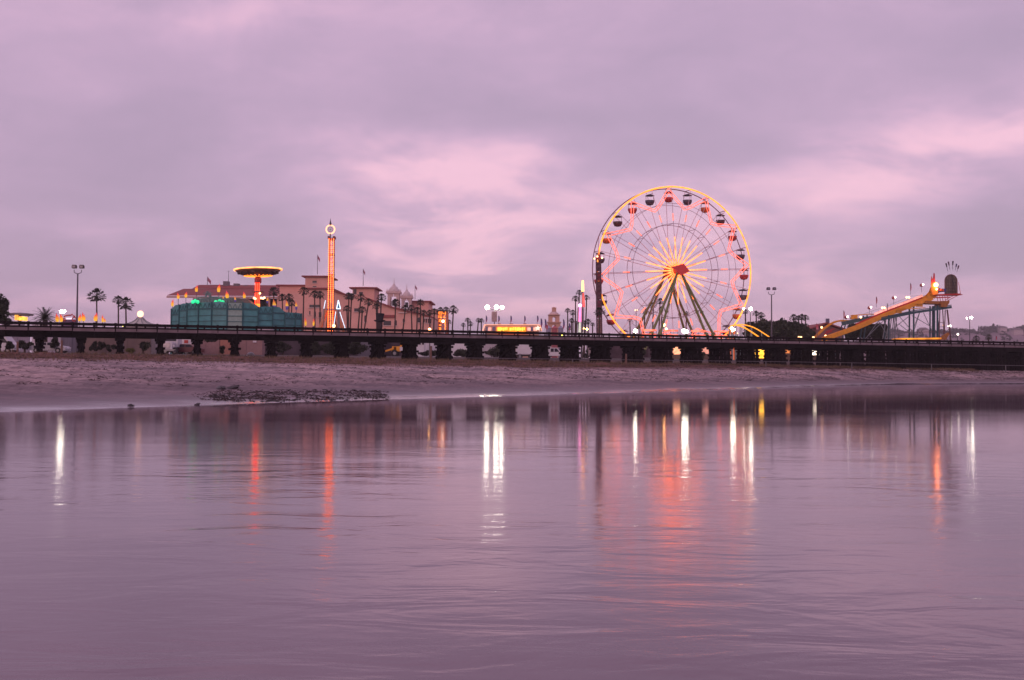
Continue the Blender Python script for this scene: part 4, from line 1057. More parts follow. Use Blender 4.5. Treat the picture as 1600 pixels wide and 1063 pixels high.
# white neon framed ride beside it
D = 200; s = S(D)
nt_ = thing('neon_outline_ride', (X(528, D), D, GZ), 'small ride outlined in blue-white neon, a glowing triangle on slanting lines beside the drop tower', 'fair ride')
k = MB(); tri = [at(528.7, 469.5, D), at(525.9, 482.6, D), at(532, 482.6, D)]
k.path(tri + [tri[0]], .09, 6); k.build('triangle_tube', neon_white, nt_)
k = MB(); k.prism([at(528.8, 473.5, D + .1), at(527.2, 481.4, D + .1), at(530.8, 481.4, D + .1)], (0, .15, 0)); k.build('triangle_panel', mat('deep_teal_panel', (.02, .16, .24), .4), nt_)
k = MB(); k.path([at(524.6, 487, D), at(521.5, 510, D)], .06); k.build('slanting_tube', neon_white, nt_)
k = MB(); k.path([at(531, 487.5, D), at(539.5, 514, D)], .06); k.build('slanting_tube', neon_white, nt_)
k = MB(); k.path([at(508.5, 469.5, D), at(506, 482.5, D)], .06); k.build('slanting_tube', neon_white, nt_)
k = MB(); k.bar(at(528.8, 482, D + .3), (X(528.8, D), D + .3, GZ), .22, n=6); k.bar(at(521.5, 509, D), (X(520.5, D), D, GZ), .10, n=6); k.bar(at(539.5, 514, D), (X(541, D), D, GZ), .1, n=6); k.bar(at(506, 482.5, D), (X(506, D), D, GZ), .08, n=6)
k.beam(at(507, 484, D + .3), at(529, 484, D + .3), .12, .16); k.build('frame', metal_grey, nt_)
k = MB(); k.ball(at(521.6, 509.5, D - .2), .32, 8, 6); k.build('lit_lamp', warm_glow_s, nt_, smooth=True)

# ------------------------------------------------------------------ giant top hat
D = 163; s = S(D)
th = thing('giant_top_hat', (X(593.5, D), D, GZ), 'giant black top hat with a pinched tapering base, standing behind the trestle railing', 'giant hat')
c = at(593.2, 502, D); W1 = 6.6 * s
k = MB(); k.lathe(c, [(W1 * .78, 0), (W1 * .80, .1), (W1 * .92, .85), (W1 * 1.06, 1.18), (W1 * .98, 1.25), (.01, 1.27)], 24)
k.v = [tuple(c + Matrix.Rotation(R(3), 3, 'Y') @ (Vector(v) - c)) for v in k.v]
blk_ = mat('black_felt', (.012, .012, .018), .8, var=.4)
k.build('crown', blk_, th, smooth=False)
k = MB(); k.lathe(c, [(W1 * .7, -.16), (W1 * 1.36, .02), (W1 * 1.40, .16), (W1 * .8, .05)], 24); k.build('brim', blk_, th)
k = MB(); k.lathe(c, [(W1 * .55, -2.1), (W1 * .48, -1.7), (W1 * .72, -.8), (W1 * .74, -.15)], 16); k.bar((c.x, D, GZ), (c.x, D, c.z - 1.7), .25, n=8); k.build('stand', mat('dark_stand', (.03, .012, .015), .7), th)

# ------------------------------------------------------------------ orange lit ride right of the hall
D = 200; s = S(D)
ol = thing('bulb_lit_ride', (X(692, D), D, GZ), 'tall narrow fair ride covered in orange bulbs at the right end of the tan hall', 'fair ride')
k = MB(); a = at(685, 486, D); b = at(699, 486, D)
for x in (a.x, b.x):
    k.bar((x, D, GZ), (x, D, a.z), .12, n=6); k.bar((x, D + 2, GZ), (x, D + 2, a.z), .12, n=6)
for j in range(7):
    z = a.z - j * .72; k.bar((a.x, D, z), (b.x, D, z - .5), .05, n=5); k.bar((b.x, D, z), (a.x, D, z - .5), .05, n=5)
k.build('frame', mat('orange_mast_paint', (.4, .1, .05)), ol)
ob = glow('orange_sign2', (1, .24, .03), 1.8, .6, 2.5)
for dx, yt, yb1, w_ in ((-3.8, 488, 497, 4.2), (3.6, 488, 498, 4), (-4, 500, 516, 2.6), (4.6, 500, 515, 1.8)):
    k = MB(); r = random.Random(int(yt + dx * 9))
    p0 = at(692 + dx, yt, D - .2); p1 = at(692 + dx, yb1, D - .2)
    z = p0.z
    while z > p1.z:
        x = -w_ * s / 2
        while x < w_ * s / 2:
            if r.random() < .8: k.ball((p0.x + x + r.uniform(-.05, .05), D - .2, z), .12, 6, 4)
            x += .26
        z -= .26
    k.build('bulb_panel', ob, ol)
k = MB(); k.ball(at(692.3, 502.2, D - .4), .26, 8, 6); k.build('lit_lamp', glow('peach_lamp', (1, .6, .4), 9), ol, smooth=True)
k = MB(); k.box(at(692, 486.5, D + 1), (16 * s, 2.4, .35)); k.build('top_frame', metal_dark, ol)

# ------------------------------------------------------------------ lit food stand with sign
D = 185; s = S(D)
fd = thing('food_stand', (X(801, D), D, GZ), 'long fair food stand with a blazing yellow sign board and peach light panels', 'food stand')
pl = at(757, 509, D); pr = at(844, 509, D)
k = MB(); k.box(((pl.x + pr.x) / 2, D + 2, (GZ + pl.z) / 2 - .1), (pr.x - pl.x - .4, 4, pl.z - GZ - .2)); k.build('body', mat('peach_stand', (.50, .28, .22), .7), fd)
k = MB(); k.prism([at(755.5, 518, D - .3), at(846.5, 518, D - .3), at(843, 508, D - .3), at(759, 508, D - .3)], (0, .25, 0)); k.build('fascia', mat('peach_fascia', (.62, .34, .26), .6), fd)
k = MB(); k.bar(at(757, 508, D - .2), at(843, 508, D - .2), .10, n=6); k.bar(at(843, 508, D - .2), at(846.5, 517, D - .2), .09, n=6); k.bar(at(757, 508, D - .2), at(754.5, 517, D - .2), .09, n=6); k.build('trim_tube', glow('peach_tube', (1, .42, .22), 1.1), fd)
k = MB(); k.box(at(799, 514.7, D - .5), (46 * s, .2, 7.2 * s)); sg = k.build('sign_board', glow('yellow_sign', (1, .30, .01), .9, .35, .9), fd)
k = MB(); r = random.Random(5); x = 778.5
while x < 820.5:   # blurred, unreadable bright lettering: stout strokes of uneven height
    if not (793 < x < 796.5):
        hh = r.uniform(3.4, 5.6); k.box(at(x, 514.2 + r.uniform(-.5, .5), D - .66), (r.uniform(1.2, 2.1) * s, .1, hh * s))
    x += 2.7
k.build('sign_lettering', glow('bright_yellow_letters', (1, .80, .10), 1.3), sg)
k = MB(); k.box(at(799, 520.2, D - .5), (46 * s, .2, 2.4 * s)); k.build('counter_light', glow('counter_orange', (1, .25, .03), 1.2, .6, 1.2), fd)
for px in (765, 826.5, 836):
    k = MB(); k.box(at(px, 514.5, D - .45), (5.2 * s, .15, 5 * s)); k.build('light_panel', glow('peach_panel', (1, .46, .34), .95, .3, 1), fd)
for px in (771.5, 831, 761.3):
    k = MB(); k.box(at(px, 514, D - .42), (3.6 * s, .12, 6.2 * s)); k.build('blue_panel', mat('slate_panel', (.20, .20, .30), .6), fd)
k = MB(); p = at(840.5, 513, D - .55); pts = []
for j in range(10):
    A = R(90 + 36 * j); rr_ = (.55 if j % 2 == 0 else .24); pts.append(p + Vector((math.cos(A) * rr_, 0, math.sin(A) * rr_)))
k.prism(pts, (0, .1, 0)); k.build('star', glow('pale_star', (1, .8, .6), 1.1), fd)
for i, px in enumerate((780.5, 799, 820)):
    k = MB(); k.lathe(at(px, 507.5, D + 1), [(.05, 0), (.32, .05), (.32, .22), (.05, .3)], 10); k.build('roof_vent', stone_pale, fd)
for i, px in enumerate((759.3, 778.8, 797.8, 819.3, 839.4)):
    feather(px, 493.5, 503.5, D + .5, ORD[i].capitalize() + ' slim dark feather flag from the left on the roof of the yellow-signed food stand', fth, 'feather flags on the food stand', 2.2, zb=at(px, 508.5, D).z)
for i, (px, yt, yb1) in enumerate(((845, 497.5, 512), (851.5, 498.5, 513), (880, 499, 514), (889, 505, 516), (853.5, 507, 516), (843.5, 509, 517))):
    feather(px, yt, yb1, 192, ['Dark feather flag just right of the food stand star', 'Dark feather flag left of the small bell tower', 'Feather flag right of the small bell tower', 'Short feather flag between the bell tower and the palms', 'Short red feather flag at the foot of the bell tower', 'Lowest feather flag at the right end of the food stand'][i], fth if i < 4 else fth2, 'feather flags round the small bell tower', 2.6, zb=GZ)
# low striped booths at the foot of the bell tower
D = 200; s = S(D)
for i, (px, w_, m_) in enumerate(((857, 7, mat('grey_blue_canvas', (.28, .27, .38), .8)), (866.5, 8, mat('dusty_red_canvas', (.40, .12, .14), .8)), (876, 7, mat('grey_blue_canvas', (.28, .27, .38), .8)))):
    t = thing('canvas_booth', (X(px, D), D, GZ), ['Grey-blue canvas booth before the left side of the bell tower', 'Dusty red canvas booth before the bell tower arch', 'Grey-blue canvas booth before the right side of the bell tower'][i], 'booth')
    k = MB(); p = at(px, 514, D); k.box((p.x, D, (GZ + p.z) / 2), (w_ * s, 1.2, p.z - GZ)); k.build('counter', m_, t)
    k = MB(); k.hip(p, w_ * s, 1.2, .7, 0, .12, .1); k.build('canopy', m_, t)

# ------------------------------------------------------------------ light streak built as a neon column right of the bell tower
D = 205; s = S(D)
nc = thing('light_streak_tower', (X(908, D), D, GZ), 'upright light streak built as a thin tower, glowing yellow-white at the tip, red and pink lower down, among palms', 'fair ride')  # lit segments follow an upright streak of light, tower form made up
k = MB(); k.bar((X(908, D), D, GZ), at(911, 440, D), .16, .12, 8); k.build('mast', metal_dark, nc)
for (x0, y0, x1, y1, r_, m_, nm) in ((910.6, 438.5, 910.6, 455.5, .30, glow('tip_glow', (1, .45, .13), 4), 'tip_light'), (911.3, 458, 912.3, 480, .26, glow('dull_red_glow', (1, .12, .10), .9, .4, 1), 'red_light'),
                                 (906.3, 477.5, 906.2, 503, .30, glow('pink_glow', (1, .22, .50), 1.5, .3, .5), 'pink_light'), (906, 504, 905.6, 519.5, .26, glow('greenish_glow', (.55, .60, .50), .7, .4, .8), 'pale_light')):
    k = MB(); k.bar(at(x0, y0, D - .3), at(x1, y1, D - .3), r_ * .7, r_, 8); k.build(nm, m_, nc)
k = MB(); k.ball(at(906.3, 477.5, D - .4), .34, 8, 6); k.build('violet_lamp', glow('violet_lamp', (.75, .45, 1), 4), nc, smooth=True)
k = MB(); k.bar(at(912.3, 480, D - .3), (X(908.5, D), D - .3, GZ), .09, n=6); k.bar(at(903, 481, D), at(901.5, 520, D), .07, n=5); k.build('frame', metal_grey, nc)
# dark red tower against the wheel's left rim
D = 192; s = S(D)
rt = thing('dark_red_tower', (X(935.5, D), D, GZ), 'slim dark red tower against the left rim of the ferris wheel, lamps near its top', 'tower')
k = MB(); top = at(935, 409, D); b0 = (X(936, D), D, GZ)
for a, b in ((-1, -1), (1, -1), (1, 1), (-1, 1)): k.bar((X(937, D) + a * .48, D + b * .48, GZ), top + Vector((a * .40, b * .40, 0)), .10, n=6)
for j in range(22):
    z0 = GZ + (top.z - GZ) * j / 22; z1 = GZ + (top.z - GZ) * (j + 1) / 22; xx = X(937, D) + (top.x - X(937, D)) * j / 22
    for b in (-.46, .46): k.bar((xx - .46, D + b, z0), (xx + .46, D + b, z1), .06, n=4); k.bar((xx + .46, D + b, z0), (xx - .46, D + b, z1), .06, n=4)
k.build('lattice', mat('maroon_lattice', (.09, .03, .045), .6), rt)
for y0, y1, m_ in ((410, 424, 'm1'), (425.5, 439, 'm2'), (441, 468, 'm1'), (469.5, 497, 'm3'), (499, 521, 'm4')):
    k = MB(); a = at(935.3 + (y0 - 409) * .018, y0, D); b = at(935.3 + (y1 - 409) * .018, y1, D); k.box(((a.x + b.x) / 2, D, (a.z + b.z) / 2), (.74, .74, a.z - b.z))
    k.build('cladding', {'m1': mat('maroon_panel', (.13, .05, .07), .7), 'm2': mat('dark_red_panel', (.22, .03, .04), .7), 'm3': mat('wine_panel', (.20, .035, .075), .7), 'm4': mat('rose_panel', (.36, .20, .19), .7)}[m_], rt)
k = MB(); k.bar(top, at(935.5, 369, D), .06, .03, 5); k.beam(at(929, 403.5, D), at(942, 403.5, D), .3, .16); k.box(at(935.5, 402, D), (.7, .7, .9)); k.build('mast_head', redp, rt)
for px, py in ((928.8, 404.3), (933.5, 401), (940.8, 403.2)):
    k = MB(); k.ball(at(px, py, D - .3), .17, 8, 5); k.build('bulb', warm_glow_s, rt)

# ------------------------------------------------------------------ light trail arcs right of wheel
D = 182; s = S(D)
def arc_pts(pts, D, n=8):
    out = []
    P = [pts[0]] + pts + [pts[-1]]
    for i in range(1, len(P) - 2):
        for j in range(n):
            t = j / n; p0, p1, p2, p3 = P[i - 1], P[i], P[i + 1], P[i + 2]
            out.append(tuple(.5 * ((2 * p1[a]) + (-p0[a] + p2[a]) * t + (2 * p0[a] - 5 * p1[a] + 4 * p2[a] - p3[a]) * t * t + (-p0[a] + 3 * p1[a] - 3 * p2[a] + p3[a]) * t ** 3) for a in (0, 1)))
    out.append(pts[-1]); return [at(x, y, D) for x, y in out]
hc = thing('light_trail_arcs', (X(1172, D), D, GZ), 'two low amber light trails built as glowing arcs on posts right of the ferris wheel', 'light arcs')  # amber light trails given solid form as lit tubes on added posts
neon_arc = glow('amber_arc', (1, .34, .02), 1.3)
for pts, dd, r_ in (([(1138, 514), (1144, 509.3), (1151, 508.4), (1165.4, 513.5), (1187, 527.5)], 0, .12), ([(1142, 509.3), (1155, 507.6), (1166, 508.4), (1181, 513.6), (1204, 528)], 3, .10)):
    P_ = arc_pts(pts, D + dd); k = MB(); k.path(P_, r_, 6); k.build('lit_arc', neon_arc, hc)
    k = MB()
    for j in range(3, len(P_), 6): k.bar(P_[j] - wu * .15, (P_[j].x, P_[j].y, GZ), .10, n=6)
    k.build('arc_support', mat('pale_teal_post', (.22, .30, .32), .5), hc)
k = MB(); k.box(at(1144, 520, D + 1), (9 * s, 2, 5 * s)); k.box(((X(1144, D)), D + 1, (GZ + at(0, 522, D).z) / 2), (8 * s, 1.6, at(0, 522, D).z - GZ)); k.build('station_hut', mat('orange_hut', (.50, .12, .05), .6, emit=.5, emitcol=(1, .2, .05)), hc)

# ------------------------------------------------------------------ red barn
D = 280; s = S(D)
bn_ = thing('red_roofed_barn', (X(1288, D), D, GZ), 'low barn with a broad dull red gable roof behind the slide', 'barn')
pa, pk, pb = at(1256, 517, D), at(1290, 505.2, D), at(1323, 516, D)
k = MB(); k.prism([Vector((pa.x + .8, D, GZ)), Vector((pb.x - .8, D, GZ)), pb - Vector((.8, 0, .2)), pk - Vector((0, 0, .3)), pa + Vector((.8, 0, -.2))], (0, 22, 0)); k.build('wall', mat('dull_pink_wall', (.22, .10, .10), .9, var=.12, scale=.4), bn_)
k = MB(); k.beam(pa + Vector((0, 10.5, 0)), pk + Vector((0, 10.5, 0)), 23.5, .35); k.beam(pk + Vector((0, 10.5, 0)), pb + Vector((0, 10.5, 0)), 23.5, .35); k.build('roof', tile, bn_)
k = MB(); k.box(at(1293, 502, D + 4), (4.5 * s, 1, 8 * s)); k.build('chimney', mat('blue_grey_chimney', (.10, .09, .15), .7), bn_)
k = MB(); k.beam(at(1290, 519, D - .15), at(1304, 514, D - .15), .1, .4); k.beam(at(1288, 522, D - .15), at(1300, 517.5, D - .15), .1, .4); k.build('red_stripe', redp, bn_)

# ------------------------------------------------------------------ yellow water slide / flume coaster
D = 205; s = S(D)
sl = thing('flume_slide', (X(1440, D), D, GZ), 'long yellow flume slide on teal stilts, climbing to an arched grey backboard', 'water slide')
def chute(pts, wid, hgt, DD, nm='chute', m=yellow, dip=.3):
    P_ = [at(x, y, DD + dd) for x, y, dd in pts]; k = MB()
    for a, b in zip(P_, P_[1:]):
        for off in (-wid / 2, wid / 2): k.beam(a + Vector((0, off, 0)), b + Vector((0, off, 0)), .12, hgt)
        k.beam(a + Vector((0, 0, -hgt * .42)), b + Vector((0, 0, -hgt * .42)), wid - .1, .12)
    return k.build(nm, m, sl), P_
ch, CP = chute([(1286, 531.5, -3), (1289.4, 529, -3), (1340, 511.2, -1), (1370, 498, 0), (1387, 491, 0), (1424.7, 477, 0), (1446, 468.5, 0)], 2.0, .78, D)
ch2, _ = chute([(1446, 468.5, 0), (1453, 464.5, 0), (1459, 457.5, 0), (1461.5, 450, 0)], 2.0, 1.25, D)
k = MB()
for a, b in zip(CP[2:], CP[3:]): k.beam(a + Vector((0, 1.15, .55)), b + Vector((0, 1.15, .55)), .10, .35)
k.build('red_edge', redp, ch)
k = MB()
for a, b in zip(CP[3:6], CP[4:7]): k.beam(a + Vector((0, 1.45, .95)), b + Vector((0, 1.45, .95)), .10, .42)
k.build('lit_water_strip', glow('lit_water_glow', (1, .40, .33), .9, .4, .6), ch)  # raised glowing strip stands for light on the flume water
up, UP = chute([(1271.6, 529, 6), (1280, 520.5, 6), (1287, 513.8, 6), (1299, 505.6, 6), (1306, 502.6, 6), (1313, 501.2, 6), (1331, 502, 6)], 1.2, .30, D, 'upper_chute')
k = MB(); k.beam(at(1315.5, 506.2, D + 5), at(1352, 498, D + 4), 1.4, .75); k.beam(at(1352, 498, D + 4), at(1368, 495.5, D + 3), 1.4, .6); k.build('upper_beam', tealsteel, sl)
k = MB(); k.box(at(1334.5, 495.3, D + 4), (1.0, 1.3, .75)); k.box(at(1331, 497.5, D + 3.5), (.5, 1.0, .4)); k.build('flume_car', yellow, sl)
k = MB(); k.path([at(1337, 492.5, D + 4), at(1360, 491, D + 4), at(1373, 492.3, D + 3)], .09, 6); k.path([at(1402, 482, D - 1.3), at(1422, 482.8, D - 1.3), at(1446, 481, D - 1.3)], .08, 6); k.build('yellow_rail', yellow, sl)
k = MB()
for a, b in (((1374, 500, 0), (1387, 497, 0)), ((1387, 497, 0), (1424.7, 489, 0)), ((1424.7, 489, 0), (1456, 484.5, 0)), ((1456, 484.5, 0), (1483, 480.5, 0))):
    for off in (-1.1, 1.1): k.beam(at(a[0], a[1], D + a[2]) + Vector((0, off, 0)), at(b[0], b[1], D + b[2]) + Vector((0, off, 0)), .25, .48)
    k.beam(at(a[0], a[1] - 3.0, D + .0) + Vector((0, -1.1, 0)), at(b[0], b[1] - 3.0, D) + Vector((0, -1.1, 0)), .12, .16)
k.build('main_beam', tealsteel, sl)
for bx0, by0, bw0 in ((1404.5, 487, 8.5), (1436.5, 477, 10)):
    k = MB(); k.box(at(bx0, by0, D - 1.25), (bw0 * s, .2, 5 * s)); k.box(at(bx0, by0 - 1.8, D - 1.3), (bw0 * s * 1.08, .35, .12)); k.build('machinery_box', mat('amber_box', (.55, .24, .02), .5, var=.3), sl)
def post(px, y0, px1, r_, dd=0, m=tealsteel, nm='stilt'):
    for off in (-1.1, 1.1):
        a = at(px, y0, D + dd) + Vector((0, off, 0)); b = Vector((X(px1, D), D + dd + off, GZ)); k = MB(); k.bar(a, b, r_, n=6); k.build(nm, m, sl)
post(1318, 508, 1318, .13, 5); post(1352, 493, 1352, .14, 4); post(1385.5, 493, 1385.5, .13); post(1424.3, 480, 1424.3, .17); post(1456.7, 478, 1456.7, .15); post(1461.3, 478, 1461.3, .20)
thin = mat('thin_strut_steel', (.20, .22, .25), .5, .3)
def strut(x0, y0, x1, y1, r_=.07, dd=-1.0, m=None, nm='brace'):
    k = MB(); k.bar(at(x0, y0, D + dd), at(x1, y1, D + dd), r_, n=5); k.build(nm, m or thin, sl)
for a in ((1352, 530.5, 1374, 500), (1352.5, 529, 1385, 497), (1371, 499, 1384, 520), (1424, 530, 1437, 489), (1424.5, 493, 1457, 512), (1443, 489, 1456, 517), (1436, 490, 1424.5, 521), (1385.8, 521, 1421, 494), (1402, 491, 1424, 516), (1404, 506, 1422, 520)): strut(*a)
for x0, x1 in ((1385, 1379), (1389, 1392), (1393, 1389), (1397, 1399), (1399, 1405), (1391, 1383), (1396, 1394), (1401, 1397), (1388, 1387)): strut(x0, 496, x1, 531, .09, 1.6 - (x0 % 3))
for x0, x1 in ((1464.5, 1468.5), (1468.5, 1467), (1473, 1475.5), (1477, 1475), (1479.5, 1485.5), (1480.5, 1486.2)): strut(x0, 484, x1, 532, .10, -.6 if x0 % 2 > 1 else .9, mat('maroon_strut', (.13, .05, .06), .5))
for py in (504, 511): strut(1466, py, 1477, py, .05, 0, mat('maroon_strut', (.13, .05, .06)))
# turning basin and platform
k = MB(); k.prism([at(1470, 470.5, D - 1.6), at(1484, 470, D - 1.6), at(1483, 474, D - 1.6), at(1479, 480, D - 1.6), at(1471, 480, D - 1.6)], (0, 3.2, 0)); k.prism([at(1446, 470, D - 1.3), at(1470, 471, D - 1.3), at(1470, 475.2, D - 1.3), at(1446, 474.5, D - 1.3)], (0, 2.6, 0)); k.build('turn_basin', mat('brown_yellow_basin', (.32, .12, .02), .5, var=.35), sl)
k = MB()
for off in (-1.5, 1.5):
    k.beam(at(1458, 461.2, D + off), at(1500.5, 459.8, D + off), .12, .28); k.beam(at(1462, 465.5, D + off), at(1484, 464.5, D + off), .1, .2)
    k.bar(at(1500.5, 459.8, D + off), at(1481, 470, D + off), .06, n=5); k.bar(at(1494, 459.8, D + off), at(1478, 468.5, D + off), .06, n=5)
    k.bar(at(1501, 460, D + off), at(1497.5, 441, D + off), .05, n=5)
    for x in (1464, 1468, 1472, 1476, 1480): k.bar(at(x, 460.5, D + off), at(x + 1.5, 471, D + off), .06, n=5)
    k.beam(at(1464, 456.5, D + off), at(1479, 456, D + off), .06, .08)
k.box(at(1479, 461.3, D), (40 * s, 3, .12)); k.build('platform', redp, sl)
k = MB(); k.box(at(1471.8, 453.8, D - 1.5), (12.5 * s, .1, 5.2 * s)); sn = k.build('sign_panel', mat('blue_sign_panel', (.035, .05, .22), .5), sl)
k = MB(); k.ball(at(1470.5, 453.5, D - 1.6), .30, 8, 6); k.ball(at(1473.8, 454, D - 1.6), .2, 8, 6); k.build('sign_motif', mat('red_yellow_motif', (.6, .12, .03), .5, var=.5, scale=6), sn)
# arched lattice backboard
k = MB(); xa, xb = X(1478.5, D), X(1497.6, D); xm = (xa + xb) / 2; hwid = (xb - xa) / 2; ztp = at(0, 421.7, D).z; zlow = at(1488, 459.5, D).z; yb2 = D + .3
arch = [Vector((xa, yb2, zlow)), Vector((xa, yb2, ztp - hwid))] + [Vector((xm - hwid * math.cos(math.pi * j / 14), yb2, ztp - hwid + hwid * math.sin(math.pi * j / 14))) for j in range(1, 14)] + [Vector((xb, yb2, ztp - hwid)), Vector((xb, yb2, zlow))]
k.path(arch + [arch[0]], .10, 6)
bk = k.build('backboard_frame', mat('maroon_frame', (.14, .06, .06), .5), sl)
k = MB(); k.prism([v + Vector((0, .08, 0)) for v in arch][::-1], (0, .08, 0)); k.build('backboard', mat('mottled_grey_mesh', (.17, .145, .125), .8, var=.5, scale=2.2, stretch=(3, 1, 1)), sl)
k = MB()
for j in range(1, 7):
    x = xa + (xb - xa) * j / 7; k.bar((x, yb2 - .05, zlow), (x, yb2 - .05, ztp - hwid + math.sqrt(max(0, hwid ** 2 - (x - xm) ** 2))), .035 if j != 4 else .09, n=4)
z = zlow + .5
while z < ztp - .6: k.bar((xa, yb2 - .05, z), (xb, yb2 - .05, z), .03, n=4); z += .62
k.bar((xm, yb2 - .1, ztp), (xm + .9, yb2 - .1, zlow), .05, n=4); k.build('backboard_ribs', metal_dark, sl)
for i, (x0, y0, x1, y1) in enumerate(((1481, 423, 1478.3, 412.5), (1484.2, 420.5, 1482, 410), (1488.2, 420.5, 1489, 409), (1492.5, 421.5, 1494.5, 413.5), (1495, 424.5, 1497.8, 416))):
    k = MB(); a = at(x0, y0 + 1, D + .3); b = at(x1, y1, D + .3); k.bar(a, b, .04, n=5)
    k.bar(a.lerp(b, .55), a.lerp(b, 1.0), .11, .16, 6); k.ball(b, .17, 6, 4); k.build('finial_rod', [metal_dark, mat('plum_rod', (.10, .04, .08)), metal_dark, mat('blue_rod', (.05, .05, .14)), mat('plum_rod', (.1, .04, .08))][i], sl)
# flame crest beside the lamp
k = MB(); F_ = [(1456.5, 456), (1454.8, 445), (1455.2, 436), (1455.8, 431.5), (1457, 437), (1458.3, 434), (1459.2, 426.8), (1460.6, 427.5), (1461, 434), (1461.2, 440), (1463.5, 443.5), (1465.5, 450), (1465.6, 460), (1458, 461)]
k.prism([at(x, y, D - 1.8) for x, y in F_], (0, .2, 0)); k.build('flame_crest', flame_mat('crest_colours', [(0, (.75, .22, .02)), (.4, (.85, .25, .03)), (.62, (.50, .04, .04)), (1, (.25, .03, .05))], .35), sl)
for px, py, r_ in ((1462.3, 445.4, .42), (1463.5, 452, .2)):
    k = MB(); k.ball(at(px, py, D - 2.1), r_, 10, 7); k.build('lit_lamp', glow('orange_white_lamp', (1, .30, .09), 22), sl, smooth=True)
# walkway rail
k = MB(); k.path([at(1349.5, 490.5, D + 1.4), at(1387, 478, D + 1.4), at(1422.8, 463, D + 1.4), at(1457, 461, D + 1.4)], .035, 4); k.path([at(1360, 492.5, D + 1.4), at(1424, 467, D + 1.4), at(1440, 463, D + 1.4)], .03, 4)
for x in (1386.5,): k.beam(at(x, 474.5, D + 1.3), at(x, 492, D + 1.3), .15, .15)
for j in range(9):
    x = 1362 + j * 10; k.bar(at(x, 487 - j * 2.9, D + 1.4), at(x, 496 - j * 3.3, D + 1.4), .03, n=4)
k.build('walkway_rail', thin, sl)
# lower return trough
k = MB(); k.beam(at(1394, 531, D - 2), at(1403, 529.8, D - 2), .6, .3); k.beam(at(1403, 529.8, D - 2), at(1470, 529, D - 2), .6, .3); k.build('return_trough', glow('amber_trough', (1, .34, .02), .8, .6, .5), sl)
k = MB(); k.beam(at(1400, 531.3, D - 1.8), at(1478, 530.3, D - 1.8), .8, .22); k.prism([at(1471, 530, D - 2.2), at(1472.5, 525, D - 2.2), at(1482, 519.5, D - 2.2), at(1484, 522, D - 2.2), at(1479, 529.5, D - 2.2)], (0, .6, 0)); k.build('trough_base', mat('brown_yellow_basin', (.32, .12, .02)), sl)
k = MB(); k.path([at(1424, 519.5, D - 1), at(1455, 518.7, D - 1), at(1483, 519.2, D - 1), at(1484.5, 521, D - 1)], .05, 5); k.build('return_rail', mat('maroon_strut', (.13, .05, .06)), sl)
# red balls with lamps, flags along the slide
for i, (px, py, big) in enumerate(((1323, 495.7, 1), (1359.5, 480.8, 1), (1397.3, 465.2, 1), (1441, 445.5, 1))):
    t = thing('ball_lamp', at(px - 1, py + 11, D + 1.5), ORD[i].capitalize() + ' round red ball with a small lamp from the bottom of the yellow slide', 'lamp', 'ball lamps along the slide')
    k = MB(); k.bar(at(px - 1, py + 11, D + 1.5), at(px - 1, py, D + 1.5), .04, n=5); k.build('pole', thin, t)
    k = MB(); k.ball(at(px - 1.4, py + .5, D + 1.5), .34, 10, 7); k.build('red_ball', mat('dusky_red_ball', (.30, .05, .06), .5), t, smooth=True)
    k = MB(); k.ball(at(px + 1.4, py - .6, D + 1.2), .19, 8, 6); k.build('lit_lamp', white_glow_s, t, smooth=True)
for i, (px, py) in enumerate(((1380.3, 481.2), (1418.6, 464.8), (1345, 495.8), (1271, 527.5), (1290, 525), (1283.8, 511.8), (1250, 527.3), (1474, 508.5))):
    t = thing('slide_lamp', at(px, py + 4, D + 1.2), ['warm twin lamp partway up the slide walkway', 'warm twin lamp near the top of the slide walkway', 'pale lamp beside the yellow flume car', 'lamp at the bottom end of the upper yellow chute', 'dim lamp at the foot of the yellow slide', 'small lamp before the barn roof', 'pair of tiny lamps at the foot of the dark trees', 'tiny lamp among the slide tower stilts'][i], 'lamp')
    for dx in ((-1.8, 1.6) if i in (0, 1, 6) else (0,)):
        k = MB(); k.ball(at(px + dx, py, D + 1.0), .22 if i != 7 else .12, 8, 6); k.build('lit_lamp', warm_glow_s, t, smooth=True)
    k = MB(); k.bar(at(px, py + 4, D + 1.2), at(px, py, D + 1.2), .05, n=5); k.beam(at(px - 1.8, py + .6, D + 1.2), at(px + 1.8, py + .6, D + 1.2), .1, .08); k.build('bracket', thin, t)
for px, yt, yb1, lb in ((1318, 485.5, 497, 'thin red feather flag at the left end of the slide beam'), (1369, 464, 475, 'thin red feather flag halfway up the slide'), (1422.4, 442.8, 455, 'thin red feather flag near the top of the slide'), (1556, 525, 532, 'tiny red flag above the railing at far right')):
    feather(px, yt, yb1, 205 if px < 1500 else 190, lb, fth2, None, 1.7)
flame(1277, 504.5, 515, 4, 210, 'pinkish flame banner in front of the barn roof', fth2)

